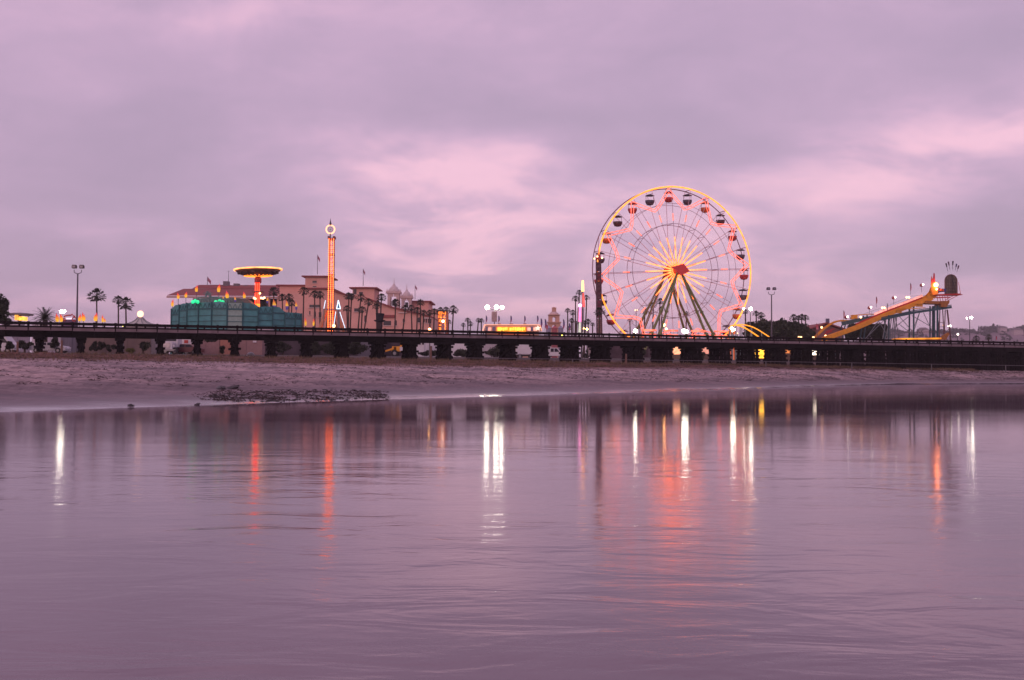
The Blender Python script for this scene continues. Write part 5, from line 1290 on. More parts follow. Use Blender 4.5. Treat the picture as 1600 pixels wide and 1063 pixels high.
# ------------------------------------------------------------------ palms
PALMS = [
 (151, 462.5, 12, 215, 149.5, 'tall lone fan palm right of the twin-headed pole at far left'),
 (185, 470.5, 8, 215, 184.5, 'thin-trunked left palm of the pair before the white tent'),
 (196.5, 474.5, 10.5, 200, 196.3, 'thick-trunked right palm of the pair before the white tent'),
 (413, 477, 6, 205, 412, 'low dark palm right of the red ride column'),
 (428, 456.5, 8, 235, 427.5, 'palm whose crown overlaps the grandstand eave right of the red column'),
 (441, 466, 6.5, 240, 441, 'small palm between the wide flame banner and the tan wing'),
 (451.7, 465, 6.5, 235, 450, 'palm rising behind the right end of the teal wall, upper one'),
 (456, 474.5, 6, 225, 454, 'lower palm behind the right end of the teal wall'),
 (474.7, 455.5, 7, 225, 472, 'palm at the left edge of the clubhouse front, bent to the left at its foot'),
 (491.6, 461, 7, 225, 492.5, 'palm directly left of the drop tower, left of two'),
 (500, 461, 6.5, 230, 497, 'palm directly left of the drop tower, right of two'),
 (542, 483, 5.8, 220, 541, 'short palm just right of the neon triangle ride'),
 (545, 463.5, 6.5, 230, 541.5, 'left one of the crossed pair of palms under the middle tan tower'),
 (549.5, 465, 6.5, 225, 547, 'right one of the crossed pair of palms under the middle tan tower'),
 (564, 465, 6.5, 230, 557.5, 'tall palm under the right side of the middle tan tower'),
 (565.9, 485, 6.3, 220, 561, 'short leaning palm with a bent trunk beside the arched window'),
 (576, 472.7, 6.3, 225, 563.5, 'palm leaning strongly to the right over the arched window'),
 (588, 480, 5.5, 225, 588, 'short palm directly behind the giant top hat'),
 (590, 474.5, 5, 240, 587, 'small palm half hidden behind two others above the top hat'),
 (596, 465.5, 6.8, 230, 592, 'tallest palm above the giant top hat'),
 (618, 474, 7, 225, 614.5, 'large palm in front of the left bell tower'),
 (633.3, 482.5, 5.8, 225, 624.5, 'leaning palm under the gap between the bell towers'),
 (642.7, 481.5, 5.4, 230, 646.5, 'palm leaning left under the right bell tower'),
 (652, 486, 6.2, 220, 648.5, 'low broad palm right of the bell towers'),
 (656.8, 473.4, 5.8, 235, 656.6, 'straight taller palm before the low hipped roof'),
 (662, 490, 5.5, 225, 660, 'low palm in the row right of the low hipped roof, first of the row'),
 (671, 489, 5.0, 230, 671, 'low palm in the row before the arcade windows'),
 (678.6, 488, 6.0, 225, 677, 'bushy palm just left of the orange bulb ride'),
 (688, 485, 5, 235, 687, 'palm behind the left edge of the orange bulb ride'),
 (697, 485, 5.4, 235, 697, 'palm behind the right edge of the orange bulb ride'),
 (708.5, 484, 7, 225, 704.5, 'slender palm standing clear right of the orange bulb ride'),
 (701, 503.5, 4, 235, 701, 'tiny far palm right of the orange bulb ride'),
 (724, 508, 3.4, 260, 724, 'smallest palm of the trio left of the food stand'),
 (730.8, 501, 4.2, 260, 730, 'tallest palm of the trio left of the food stand'),
 (735, 506, 4, 260, 735, 'right palm of the trio left of the food stand'),
 (747.5, 501, 4, 250, 744.5, 'left palm of the pair at the left end of the food stand'),
 (752, 501.5, 4, 250, 752.5, 'right palm of the pair at the left end of the food stand'),
 (887, 486, 4.3, 245, 886.5, 'left one of two slim twin palms right of the bell tower'),
 (895.3, 488.5, 4.4, 245, 895, 'right one of two slim twin palms right of the bell tower'),
 (899.3, 467.5, 5.4, 240, 897, 'tall palm just left of the neon tower ride, lower crown of the tall pair'),
 (905, 457.5, 4.6, 240, 902.5, 'tallest palm just left of the neon tower ride'),
 (893, 502, 4.6, 235, 892, 'low dark palm at the feet of the tall pair left of the neon tower'),
 (889.5, 513, 3.6, 235, 889.5, 'lowest palm stub left of the neon tower ride'),
 (901, 505, 3.0, 250, 901, 'little palm hidden at the foot of the neon tower'),
 (916.6, 465.5, 4.4, 240, 909.5, 'palm leaning out right from behind the neon tower ride'),
 (919, 503.5, 5, 230, 919, 'low palm right of the neon tower ride'),
 (913.5, 504.5, 3.6, 240, 913.5, 'small low palm between the neon tower and a warm lamp'),
 (926, 507.5, 3.4, 240, 924.5, 'small drooping palm left of the dark red tower'),
 (937, 487.5, 7.5, 186, 933.5, 'dark palm crown in front of the slim dark red tower'),
 (984, 501, 3.6, 250, 983, 'small palm inside the lower left of the ferris wheel'),
 (1008, 486, 5, 235, 1006, 'leftmost of the palms seen between the left wheel legs'),
 (1021, 477.5, 5, 235, 1019, 'second palm from the left between the left wheel legs'),
 (1031.4, 471.5, 5.6, 235, 1030, 'tallest palm between the left wheel legs'),
 (1034.5, 483.5, 5, 240, 1033, 'rightmost palm between the left wheel legs'),
 (1073, 490, 3.6, 240, 1072, 'small palm behind the middle of the wheel legs'),
 (1000, 510, 3.4, 250, 1000, 'very low palm beside the large lamp under the wheel'),
 (1164.5, 487.5, 4.2, 225, 1164.3, 'palm half lost in the glare left of the bright double lamp'),
 (1181.5, 491, 5, 235, 1181.3, 'left palm above the dark tree mass right of the wheel'),
 (1189, 493, 5.6, 235, 1188.5, 'right palm above the dark tree mass right of the wheel'),
 (1225.5, 504.5, 3.6, 250, 1225.5, 'small palm poking out of the right part of the dark tree mass'),
 (1240, 497, 6, 245, 1240, 'leftmost palm of the group left of the barn'),
 (1247.5, 498, 5, 245, 1247, 'second palm of the group left of the barn'),
 (1253, 496, 5.5, 250, 1252, 'third, middle palm of the group left of the barn'),
 (1258.6, 497, 5, 245, 1257, 'fourth palm of the group left of the barn'),
 (1259.6, 509.5, 4, 240, 1259, 'low palm at the right foot of the group left of the barn'),
 (1234.5, 506.5, 3.6, 250, 1234, 'small palm tucked at the left foot of the group left of the barn'),
 (1525.3, 529.5, 5.2, 230, 1525, 'left one of two low palms before the hills at far right'),
 (1545, 527.5, 4.8, 235, 1545, 'right one of two low palms before the hills at far right'),
]
for i, (px, py, rp, D, bx_, lb) in enumerate(PALMS): palm(px, py, rp, D, bx_, lb, 'fan palms on the fairground', i)

# date palm with feathered arching fronds
D = 140; s = S(D); c = at(70.5, 499, D)
t = thing('date_palm', (c.x, D, gz(c.x, D)), 'low broad date palm with arching feather fronds at far left', 'palm tree')
k = MB(); k.bar((c.x, D, gz(c.x, D)), c - wu * .1, .38, .33, 10); k.build('trunk', palm_bark, t)
k = MB(); r = random.Random(3)
for i in range(52):
    az = i * 2.4; el0 = R(80 - 88 * (i / 52)); d = Vector((math.cos(az), math.sin(az), 0)); p = Vector(c); v = (d * math.cos(el0) + wu * math.sin(el0)); L_ = 1.9 * (.85 + .25 * r.random())
    sd2 = Vector((-d.y, d.x, 0)); n = 9; q0 = p
    for j in range(n):
        v = (v - wu * (.10 + .05 * j / n)).normalized(); q1 = q0 + v * L_ / n
        k.bar(q0, q1, .025 * (1 - j / n) + .008, n=3, cap=False)
        up_ = v.cross(sd2)
        for sg in (-1, 1):
            for e in (0, .5):
                b0 = q0.lerp(q1, e); ll = .42 * (1 - .55 * abs(j / n - .35)); tip = b0 + (sd2 * sg * .75 + v * .75 - wu * .15).normalized() * ll
                k.add([b0, b0 + v * .06, tip], [(0, 1, 2)])
        q0 = q1
k.build('crown', palm_leaf, t)

# ------------------------------------------------------------------ broadleaf trees and bushes
broad_tree('broadleaf_tree', -8, 459, 507, 42, 128, 'large dark broadleaf tree cut by the left edge of the picture', n=2600, size=.22, seed=4)
broad_tree('broadleaf_tree', 8, 496, 511, 22, 134, 'low dark bush-like tree at the foot of the tree at the left edge', n=900, size=.2, seed=5)
T = [(1180, 499, 535, 42, 'left rounded end of the dark tree mass right of the wheel'), (1203, 495, 535, 54, 'tallest rounded dark tree behind the unlit twin pole'), (1224, 497, 535, 46, 'dark round tree between the twin pole and the palm group'),
     (1242, 502, 535, 42, 'dark round tree in front of the palm group left of the barn'), (1258, 511, 535, 32, 'small dark tree at the left foot of the barn')]
for i, (px, yt, yb1, w_, lb) in enumerate(T): broad_tree('broadleaf_tree', px, yt, yb1, w_, 208, lb, 'dark trees right of the wheel', n=2600, size=.34, seed=i)
T = [(1334, 507, 534, 32, 'left dark tree in the shade under the yellow slide'), (1354, 497, 534, 42, 'middle and tallest dark tree under the yellow slide'), (1374, 500, 534, 32, 'right dark tree under the slide before its stilts')]
for i, (px, yt, yb1, w_, lb) in enumerate(T): broad_tree('broadleaf_tree', px, yt, yb1, w_, 222, lb, 'dark trees under the slide', n=2200, size=.36, seed=20 + i)
# shrubs under and behind the trestle
B = [(12, 533, 551, 14, 'small dark bush beside the white van at far left'), (38, 527, 551, 32, 'leafy bush under the left end of the trestle'), (84, 526, 544, 22, 'hanging dark bush above the pale parked car'), (146, 529, 553, 18, 'left one of three scrubby bushes right of the second pile bent'),
     (160, 528, 553, 17, 'middle scrubby bush before the brown wall'), (174, 533, 553, 15, 'low scrubby bush before the brown wall'), (223, 527, 551, 28, 'spreading bare bush left of the white truck'), (347, 540, 553, 10, 'small bush before the tan wall under the trestle'),
     (333, 524, 536, 26, 'dark foliage hanging below the girder over the tan wall'),
     (442, 530, 556, 36, 'large dim bush under the trestle right of the white dome'), (486, 532, 556, 36, 'wide dim bush under the trestle below the drop tower'), (518, 530, 556, 28, 'dim bush under the trestle right below the drop tower'), (553, 528, 556, 38, 'dense dim bush under the trestle left of the top hat'),
     (608, 530, 557, 24, 'olive bush left of the yellow loader'), (671, 547, 564, 34, 'rounded dark bush left of the orange lamp stake'), (722, 544, 566, 34, 'rounded dark bush between two pile bents'), (774, 538, 566, 50, 'largest rounded dark bush left of the white box truck'),
     (1004, 541, 566, 26, 'dark bush under the trestle below the left wheel foot'), (922, 542, 566, 30, 'grey bush under the trestle right of the pickup'), (1098, 545, 566, 20, 'twiggy bush under the trestle below the right wheel legs'), (1320, 560, 577, 18, 'dark bush in the gloom of the dense piles')]
for i, (px, yt, yb1, w_, lb) in enumerate(B):
    D = 150 if px < 600 else 165 if px < 900 else 178
    if px < 130: D = 132
    elif px < 400: D = 140
    broad_tree('bush', px, yt, yb1, w_, D, lb, 'bushes behind the trestle', n=(1500 if 8 < i < 14 or 13 < i < 17 else 650), cat='bush', m=leafm2, size=.2, seed=40 + i, trunk=(i in (1, 6, 9, 10)))
D = 128; broad_tree('bush', 203, 543, 555, 16, 118, 'yellow-green grassy clump at the foot of the trestle', None, 700, 'bush', mat('yellow_green_blades', (.13, .13, .035), .8, var=.3), size=.16, trunk=False)

# ------------------------------------------------------------------ walls, sheds and vehicles behind the trestle
def wallthing(name, px0, px1, yt, D, m, label, cat='wall', dep=.3, posts=True, cap=True):
    a = at(px0, yt, D); b = at(px1, yt, D); t = thing(name, ((a.x + b.x) / 2, D, GZ - .3), label, cat)
    k = MB(); z0 = GZ - .6; k.box(((a.x + b.x) / 2, D, (a.z + z0) / 2), (b.x - a.x, dep, a.z - z0)); k.build('panel', m, t)
    if cap: k = MB(); k.box(((a.x + b.x) / 2, D, a.z + .06), (b.x - a.x + .1, dep + .12, .12)); k.build('coping', m, t)
    if posts:
        n = max(2, int((b.x - a.x) / 2.6))
        for j in range(n + 1):
            x = a.x + (b.x - a.x) * j / n; k = MB(); k.box((x, D - dep / 2 - .04, (a.z + z0) / 2), (.12, .08, a.z - z0)); k.build('post', m, t)
    return t
corr = mat('grey_lilac_sheet', (.23, .20, .27), .6, var=.12, scale=2, stretch=(6, 1, .4))
wallthing('corrugated_fence', 8, 46, 527, 150, corr, 'pale lilac sheet fence behind the trestle at far left', 'fence')
wallthing('corrugated_fence', 100, 126, 524, 146, mat('blue_grey_sheet', (.12, .11, .16), .6, var=.2, scale=2, stretch=(6, 1, .4)), 'dark blue-grey ribbed fence under the left twin pole', 'fence')
wallthing('brown_wall', 127, 236, 524, 152, mat('brown_render', (.17, .12, .11), .9, var=.15, scale=.5), 'long brown rendered wall behind the scrub, left of the white truck')
wallthing('tan_container', 302, 345, 526, 146, mat('pinkish_tan_sheet', (.30, .18, .18), .8, var=.1), 'pinkish tan wall right of the white truck', 'wall', 1.5)
wallthing('tan_container', 346, 362, 529, 145, mat('rust_tan_sheet', (.36, .16, .12), .8, var=.1), 'rusty orange panel behind the small bush under the trestle', 'wall', 1.2, False)
w3 = wallthing('tan_container', 363, 412, 526, 147, mat('pinkish_tan_sheet', (.30, .18, .18)), 'long pinkish tan container with a small light on it, behind the white dome', 'wall', 2)
k = MB(); k.box(at(398, 534, 145.8), (.5, .1, .25)); k.build('wall_light', mat('pale_fixture', (.6, .55, .62), .4), w3)
wallthing('tan_container', 412, 640, 527, 158, mat('dim_purple_wall', (.055, .040, .052), .9, var=.4, scale=.4), 'long dim purple-brown wall behind the dark bushes below the tower ride', 'wall', .4)
wallthing('grey_shed_wall', 560, 600, 526, 156, mat('dim_grey_wall', (.12, .11, .14), .8), 'dim grey wall left of the yellow loader')
wallthing('white_hoarding', 652, 735, 532, 185, white_paint, 'long white hoarding behind the rounded bushes, under the orange lamp', 'fence', .3)
wallthing('white_hoarding', 750, 790, 534, 182, mat('grey_white_board', (.40, .36, .40), .7), 'grey-white board fence behind the largest rounded bush', 'fence', .3)
wallthing('low_dark_fence', 940, 1230, 540, 196, mat('dim_plum_boards', (.07, .045, .06), .9, var=.4, scale=.7), 'long dark board fence behind the trestle below the ferris wheel', 'fence', .2, True)
wallthing('low_plum_fence', 1290, 1640, 550, 214, mat('glimmer_plum_boards', (.34, .26, .31), .8, var=.6, scale=.25), 'long patchy mauve board fence, paled for glints between the dense piles at the right', 'fence', .2, True)  # boards paled so light seems to glimmer between the piles
tyre = mat('tyre_rubber', (.015, .015, .016), .8); hubm = mat('wheel_hub', (.25, .24, .26), .4, .6)
glassd = mat('vehicle_glass', (.03, .03, .045), .12, var=.1)
def wheels(t, x0, xs, y0, y1, z0, r_):
    for x in xs:
        for y in (y0, y1):
            k = MB(); k.bar((x0 + x, y - .11, z0 + r_), (x0 + x, y + .11, z0 + r_), r_, n=16); wv = k.build('wheel', tyre, t)
            k = MB(); k.bar((x0 + x, y - .125, z0 + r_), (x0 + x, y + .125, z0 + r_), r_ * .5, n=12); k.build('hub', hubm, wv)
def car(px, D, L_, prof, wprofs, wx, m, label, cat='car', name='parked_car', wid=1.8, r_=.34, flip=1, z0=None, extra=None):
    x0 = X(px, D); z0 = gz(x0, D) if z0 is None else z0
    t = thing(name, (x0, D, z0), label, cat)
    k = MB(); k.prism([Vector((x0 + flip * x * L_, D - wid / 2, z0 + z)) for x, z in prof], (0, wid, 0)); k.build('body', m, t)
    for wp in wprofs:
        k = MB(); k.prism([Vector((x0 + flip * x * L_, D - wid / 2 - .02, z0 + z)) for x, z in wp], (0, wid + .04, 0)); k.build('window', glassd, t)
    wheels(t, x0, [flip * x * L_ for x in wx], D - wid / 2 - .02, D + wid / 2 + .02, z0, r_)
    for y in (-wid * .38, wid * .38):
        k = MB(); k.box((x0 + flip * prof[-1][0] * L_, D + y, z0 + .72), (.08, .3, .16)); k.build('headlight', white_paint, t)
    return t
SED = [(-.5, .35), (-.5, .85), (-.44, .98), (-.30, 1.02), (-.18, 1.42), (.12, 1.44), (.28, 1.02), (.46, .90), (.5, .62), (.5, .35)]
SEDW = [[(-.26, 1.04), (-.165, 1.36), (-.03, 1.38), (-.03, 1.04)], [(0, 1.04), (0, 1.38), (.10, 1.38), (.235, 1.03)]]
car(78, 133, 4.6, SED, SEDW, (-.30, .31), mat('pale_car_paint', (.40, .38, .42), .3), 'pale dark-windowed car parked under the left part of the trestle', r_=.36)
car(291, 140, 4.4, SED, SEDW, (-.30, .31), mat('maroon_car_paint', (.10, .02, .03), .3), 'maroon car in front of the white box trailer', flip=-1)
VAN = [(-.5, .4), (-.5, 2.05), (-.46, 2.2), (.22, 2.2), (.36, 1.35), (.48, 1.15), (.5, .4)]
car(-1, 134, 4.8, VAN, [[(.04, 1.35), (.04, 2.0), (.2, 2.0), (.32, 1.35)]], (-.3, .32), white_paint, 'white van cut by the left edge behind the trestle', 'van', 'parked_van', 1.9, .36)
def truck_box(px0, px1, yt, D, m, label, name, cat, cabw=2.0, cab=1, red=False, z0=None):
    a = at(px0, yt, D); b = at(px1, yt, D); z0 = gz(a.x, D) if z0 is None else z0; L_ = b.x - a.x
    t = thing(name, ((a.x + b.x) / 2, D, z0), label, cat)
    k = MB(); k.box(((a.x + b.x) / 2, D, (a.z + z0 + .75) / 2), (L_, 2.4, a.z - z0 - .75)); bx_ = k.build('box', m, t)
    k = MB(); k.box(((a.x + b.x) / 2, D, a.z + .03), (L_ + .06, 2.46, .08)); k.box(((a.x + b.x) / 2, D - 1.22, z0 + .80), (L_, .06, .12)); k.build('edge_trim', mat('dull_aluminium', (.3, .29, .32), .4, .6), bx_)
    k = MB(); k.box(((a.x + b.x) / 2, D, z0 + .6), (L_ + .4, 1.0, .22)); k.build('chassis', metal_dark, t)
    wheels(t, 0, [a.x + .9, a.x + 1.9, b.x - 1.0] if L_ > 4 else [a.x + .7, b.x - .7], D - 1.1, D + 1.1, z0, .45)
    if red: k = MB(); k.box((b.x - .75, D - 1.23, z0 + 1.9), (.55, .04, .45)); k.build('red_mark', redp, bx_)
    return t, a, b, z0
truck_box(270, 303.5, 529.5, 145, white_paint, 'white box trailer with a small red square near its rear, behind the maroon car', 'box_trailer', 'trailer', red=True)
truck_box(806, 836, 536.5, 172, white_paint, 'plain white box truck body framed between two pile bents', 'box_truck', 'truck')
truck_box(846, 861, 537, 176, mat('light_grey_box', (.45, .42, .47), .5), 'light grey box body directly left of the white pickup', 'box_truck', 'truck')
truck_box(920, 934, 540, 176, mat('dusty_tan_box', (.34, .27, .28), .6), 'dusty tan trailer right of the pickup under the trestle', 'box_trailer', 'trailer')
# long-nosed truck
D = 138; x0 = X(263, D); z0 = gz(x0, D)
t = thing('semi_truck', (x0, D, z0), 'white long-nosed truck facing the river with a broad grille, left of the box trailer', 'truck')
k = MB(); k.box((x0, D + 1.2, z0 + 1.75), (2.2, 1.8, 1.5)); k.build('cab', white_paint, t)
k = MB(); k.prism([Vector((x0 + x, D - .9, z0 + z)) for x, z in ((-.75, .7), (.75, .7), (.78, 1.5), (.6, 1.72), (-.6, 1.72), (-.78, 1.5))], (0, 1.2, 0)); k.build('bonnet', white_paint, t)
k = MB(); k.box((x0, D - .93, z0 + 1.18), (.95, .06, .75)); k.build('grille', mat('chrome_grille', (.35, .33, .38), .3, .8), t)
k = MB(); k.box((x0, D + .27, z0 + 2.1), (1.8, .06, .55)); k.build('windscreen', glassd, t)
k = MB(); k.box((x0, D - .98, z0 + .58), (2.2, .18, .26)); k.build('bumper', hubm, t)
for sx_ in (-.95, .95):
    k = MB(); k.bar((x0 + sx_, D - .8, z0 + 1.15), (x0 + sx_, D - .7, z0 + 1.15), .14, n=10); k.build('headlight', white_paint, t)
wheels(t, x0, [-.98, .98], D - .45, D + 1.6, z0, .48)
# white pickup
PK = [(-.5, .5), (-.5, 1.05), (-.06, 1.05), (-.05, 1.78), (.17, 1.80), (.27, 1.15), (.47, 1.02), (.5, .6), (.5, .5)]
car(861, 166, 5.6, PK, [[(-.02, 1.12), (-.02, 1.66), (.07, 1.68), (.07, 1.12)], [(.09, 1.12), (.09, 1.68), (.155, 1.68), (.23, 1.14)]], (-.31, .33), white_paint, 'white pickup truck nosing right behind a thick pile bent', 'pickup', 'pickup_truck', 1.9, .42, 1, GZ)
# white dome on the ground and the pipes beside it
D = 128; x0 = X(391.5, D); z0 = gz(x0, D)
t = thing('white_dome_tank', (x0, D, z0), 'small white dome-shaped tank sitting on the bank under the trestle', 'tank')
k = MB(); k.lathe((x0, D, z0 - .1), [(.55, 0), (.56, .3), (.48, .55), (.3, .75), (.01, .84)], 16); k.build('shell', white_paint, t, smooth=True)
k = MB(); k.lathe((x0, D, z0 - .12), [(.62, 0), (.62, .14), (.55, .16)], 16); k.build('base_ring', metal_grey, t)
# yellow loader
D = 150; x0 = X(626, D); z0 = gz(x0, D); s = S(D)
t = thing('yellow_loader', (x0, D, z0), 'yellow construction loader with a raised arm half hidden behind a pile bent', 'loader')
k = MB(); k.box((x0 - .1, D, z0 + 1.15), (2.2, 1.6, .75)); k.prism([Vector((x0 - 1.3, D - .8, z0 + .8)), Vector((x0 - .6, D - .8, z0 + .8)), Vector((x0 - .6, D - .8, z0 + 1.5)), Vector((x0 - 1.3, D - .8, z0 + 1.2))], (0, 1.6, 0)); k.build('body', yellow, t)
k = MB(); k.box((x0 + .5, D, z0 + 2.0), (1.1, 1.4, 1.0)); cbn = k.build('cab', yellow, t)
k = MB(); k.box((x0 + .5, D - .71, z0 + 2.05), (.8, .05, .6)); k.build('window', glassd, cbn)
k = MB(); k.beam((x0 - .9, D - .9, z0 + 1.2), (x0 - 2.2, D - .9, z0 + .8), .15, .25); k.build('arm', yellow, t)
k = MB(); k.box((x0 + .45, D - .86, z0 + 1.15), (1.0, .06, .6)); k.build('white_panel', white_paint, t)
wheels(t, x0, [-.8, .8], D - .85, D + .85, z0, .5)
# glowing stalls seen between the piles
def stall(px, y0, y1, wpx, D, m, label, zb=None):
    a = at(px, y0, D); b = at(px, y1, D); s = S(D)
    t = thing('lit_stall', (a.x, D, GZ - .2), label, 'stall')
    k = MB(); k.box((a.x, D, (a.z + b.z) / 2), (wpx * s, .4, a.z - b.z)); k.build('lit_front', m, t)
    k = MB(); k.box((a.x, D + .2, a.z + .15), (wpx * s + .3, 1.4, .12)); k.build('roof', metal_dark, t)
    k = MB(); k.box((a.x, D + .3, (b.z + GZ - .3) / 2), (wpx * s, .8, max(.3, b.z - GZ + .3))); k.build('counter', mat('dim_counter', (.12, .08, .06), .8), t)
stall(1189, 543, 560, 18, 176, glow('yellow_stall', (1, .48, .04), 2.2, .45, 1.2), 'brightest yellow-lit stall seen between the piles right of the wheel')
stall(1059, 542, 554, 15, 178, glow('peach_stall', (1, .42, .22), 1.0, .5, 1.5), 'peach-lit stall seen between the piles below the wheel legs')
stall(1102, 543, 553, 10, 182, glow('violet_orange_stall', (.8, .35, .25), .6, .5, 1.5), 'dim violet and orange stall seen between the piles')
stall(1231, 545, 552, 9, 182, glow('small_orange_stall', (1, .30, .08), .6, .6, 2), 'faint orange stall seen between the piles right of the brightest one')
stall(1274, 548, 555, 12, 184, glow('white_stall', (1, .85, .65), 2.6, .5, 2), 'white-lit stall seen between the piles below the barn')
stall(1411, 553, 560, 9, 205, mat('lit_pink_board', (.55, .36, .38), .7), 'pale pink board seen between the dense piles')
stall(1411, 561, 566, 8, 203, glow('orange_board', (1, .40, .25), .5, .4, 2), 'orange lit board just under the pale pink one between the dense piles')
stall(1330, 552, 566, 12, 210, mat('lilac_board', (.42, .34, .40), .7), 'pale lilac board seen between the dense piles left of the pink one')
stall(947, 543.5, 548, 3, 180, glow('white_stall', (1, .85, .65), 2.6), 'tiny white light between the piles left of the wheel')
for i, px in enumerate((1452, 1466, 1477, 1490, 1504, 1520, 1533, 1552, 1569, 1584)):
    r = random.Random(i); y = 556 + r.uniform(0, 12)
    lamp(px, y, 206, .55, glow('pin_lamp', (.9, .85, .8), 1.6) if i % 3 else glow('pin_lamp_red', (.9, .15, .1), 1.2), ORD[i].capitalize() + ' tiny lamp from the left between the dense piles at far right', group='pinpoint lamps between the dense piles')
# pale parked trailers seen through the railing
for i, (px0, px1, D) in enumerate(((8, 34, 190), (55, 118, 200), (203, 262, 196), (404, 425, 170), (435, 455, 205))):
    truck_box(px0, px1, 506.5 + px0 * .0135, D, mat('pale_caravan', (.50, .44, .50), .6), ORD[i].capitalize() + ' long pale caravan from the left, its roof showing through the railing', 'caravan', 'caravan', z0=GZ)
# small white shed below the hall
D = 180; t = thing('white_shed', (X(655, D), D, GZ), 'white shed with small square windows under the orange lamp', 'shed')
k = MB(); a = at(648, 530, D); b = at(664, 530, D); k.box(((a.x + b.x) / 2, D, (a.z + GZ) / 2), (b.x - a.x, 2.5, a.z - GZ)); k.build('wall', white_paint, t)
for px in (651, 656, 661): k = MB(); k.box(at(px, 536, D - 1.3), (.35, .06, .6)); k.build('window', winm, t)

# ------------------------------------------------------------------ hill woods and houses
k = MB(); r = random.Random(9)
for i in range(420):
    x = r.uniform(480, 1100); y = r.uniform(1230, 1540); 
    if r.random() < .55: y = r.uniform(1430, 1520)
    z = hz(x, y)
    if z < 12: continue
    R0 = r.uniform(3, 7.5); n = 22
    for j in range(n):
        d = Vector((r.gauss(0, 1), r.gauss(0, 1), abs(r.gauss(0, .8)))).normalized() * R0 * (.5 + .5 * r.random()); p = Vector((x, y, z)) + d
        a = Vector((r.gauss(0, 1), r.gauss(0, 1), r.gauss(0, 1))).normalized() * R0 * .42; b = a.cross(Vector((r.gauss(0, 1), r.gauss(0, 1), r.gauss(0, 1))).normalized())
        k.add([p - a, p + b * .7, p + a, p - b * .7], [(0, 1, 2, 3)])
tag(k.build('hill_woods', mat('hill_tree_green', (.035, .035, .03), .9, var=.4, scale=.02), origin=(0, 0, 0)), 'scattered dark trees covering the far hills at the right', 'woods', kind='stuff')
hm = mat('far_house_wall', (.42, .34, .36), .8); r = random.Random(12); nh = 0
for (px, py, w_, lb) in ((1352, 517, 16, 'wide pale house low on the far hill behind the slide stilts'), (1405, 515, 12, 'pale house on the far hill between the slide stilts'), (1442, 518, 14, 'pale low house on the far hill framed by the X braces'), (1512, 512, 9, 'small pale house on the far hill right of the tall street lamp'),
                         (1566, 516, 10, 'pale house halfway up the far hill at the right'), (1589, 520, 14, 'long pale house low on the far hill at the right edge'), (1577, 509, 8, 'small house near the far hilltop at the right')):
    D = 1380 - (517 - py) * -6; D = 1400; x = X(px, D)
    # drop it onto the slope where the sight line meets it
    for q in range(60):
        D = 1100 + q * 8; P_ = at(px, py + 3, D)
        if P_.z < hz(P_.x, P_.y): break
    z = hz(P_.x, P_.y); s = S(D); W2 = w_ * s
    t = thing('hillside_house', (P_.x, P_.y, z), lb, 'house', 'houses on the far hill')
    k = MB(); k.box((P_.x, P_.y, z + 1), (W2, 9, 8)); k.build('wall', hm, t)
    k = MB(); k.hip((P_.x, P_.y, z + 5), W2, 9, 3, W2 * .6, .6, .3); k.build('roof', mat('far_house_roof', (.16, .12, .13), .8), t)

# ------------------------------------------------------------------ beach rocks, grass and drift
def rock_mesh(seed):
    r = random.Random(seed); bm = MB(); n = 7; rows = 4; vs = []
    for i in range(rows + 1):
        th = math.pi * i / rows
        for j in range(n):
            a = 2 * math.pi * j / n; q_ = 1 + r.uniform(-.28, .28)
            vs.append((math.sin(th) * math.cos(a) * q_, math.sin(th) * math.sin(a) * q_ * .8, math.cos(th) * .55 * (1 + r.uniform(-.2, .2))))
    fs = [(i * n + j, (i + 1) * n + j, (i + 1) * n + (j + 1) % n, i * n + (j + 1) % n) for i in range(rows) for j in range(n)]
    me = bpy.data.meshes.new('rock'); me.from_pydata(vs, [], fs); return me
wetrock = mat('dark_wet_rock', (.030, .022, .024), .45, var=.5, scale=5, bump=.5)
RM = [rock_mesh(i) for i in range(7)]
for m_ in RM: m_.materials.append(wetrock)
def ground_hit(px, py):
    d = at(px, py, 1.0) - Vector((0, 0, CAMZ)); D = 20.0
    while D < 180:
        P_ = Vector((0, 0, CAMZ)) + d * D
        if P_.z <= gz(P_.x, P_.y) or P_.z < 0: return P_
        D += .15
    return None
r = random.Random(77); cnt = 0
def rock(px, py, sz_, lb, grp=None):
    P_ = ground_hit(px, py)
    if P_ is None: return
    g = max(0, gz(P_.x, P_.y)); 
    o = bpy.data.objects.new('rock', r.choice(RM)); COL.objects.link(o); o.location = (P_.x, P_.y, g + sz_ * .1); o.scale = (sz_ * r.uniform(.7, 1.6), sz_ * r.uniform(.8, 1.3), sz_ * r.uniform(.45, .85)); o.rotation_euler = (r.uniform(-.25, .25), r.uniform(-.25, .25), r.uniform(0, 6.28))
    tag(o, lb, 'rock', grp)
while cnt < 270:
    u_ = r.random(); px = 325 + 285 * u_
    top_ = interp(px, [(325, 618), (380, 613), (430, 611), (520, 609), (590, 612), (612, 621)]); bot = interp(px, [(325, 620.5), (370, 627.5), (430, 629), (500, 628.5), (560, 626), (612, 624)])
    py = top_ + (bot - top_) * r.random()
    if fbm(px * .12, py * .5, .5) < -.22 and r.random() < .75: continue
    rock(px, py, r.uniform(.04, .11) * (1.25 if r.random() < .15 else 1), 'small dark wet rock in the patch along the waterline left of centre', 'dark rocks strewn along the waterline'); cnt += 1
rock(346, 607.5, .30, 'left one of two lone dark rocks above the rock patch'); rock(361.5, 607.8, .34, 'right one of two lone dark rocks above the rock patch')
rock(204, 635, .16, 'lone dark stone at the water edge below the far-left flame banners'); rock(308, 633, .14, 'lone dark stone at the water edge left of the rock patch')
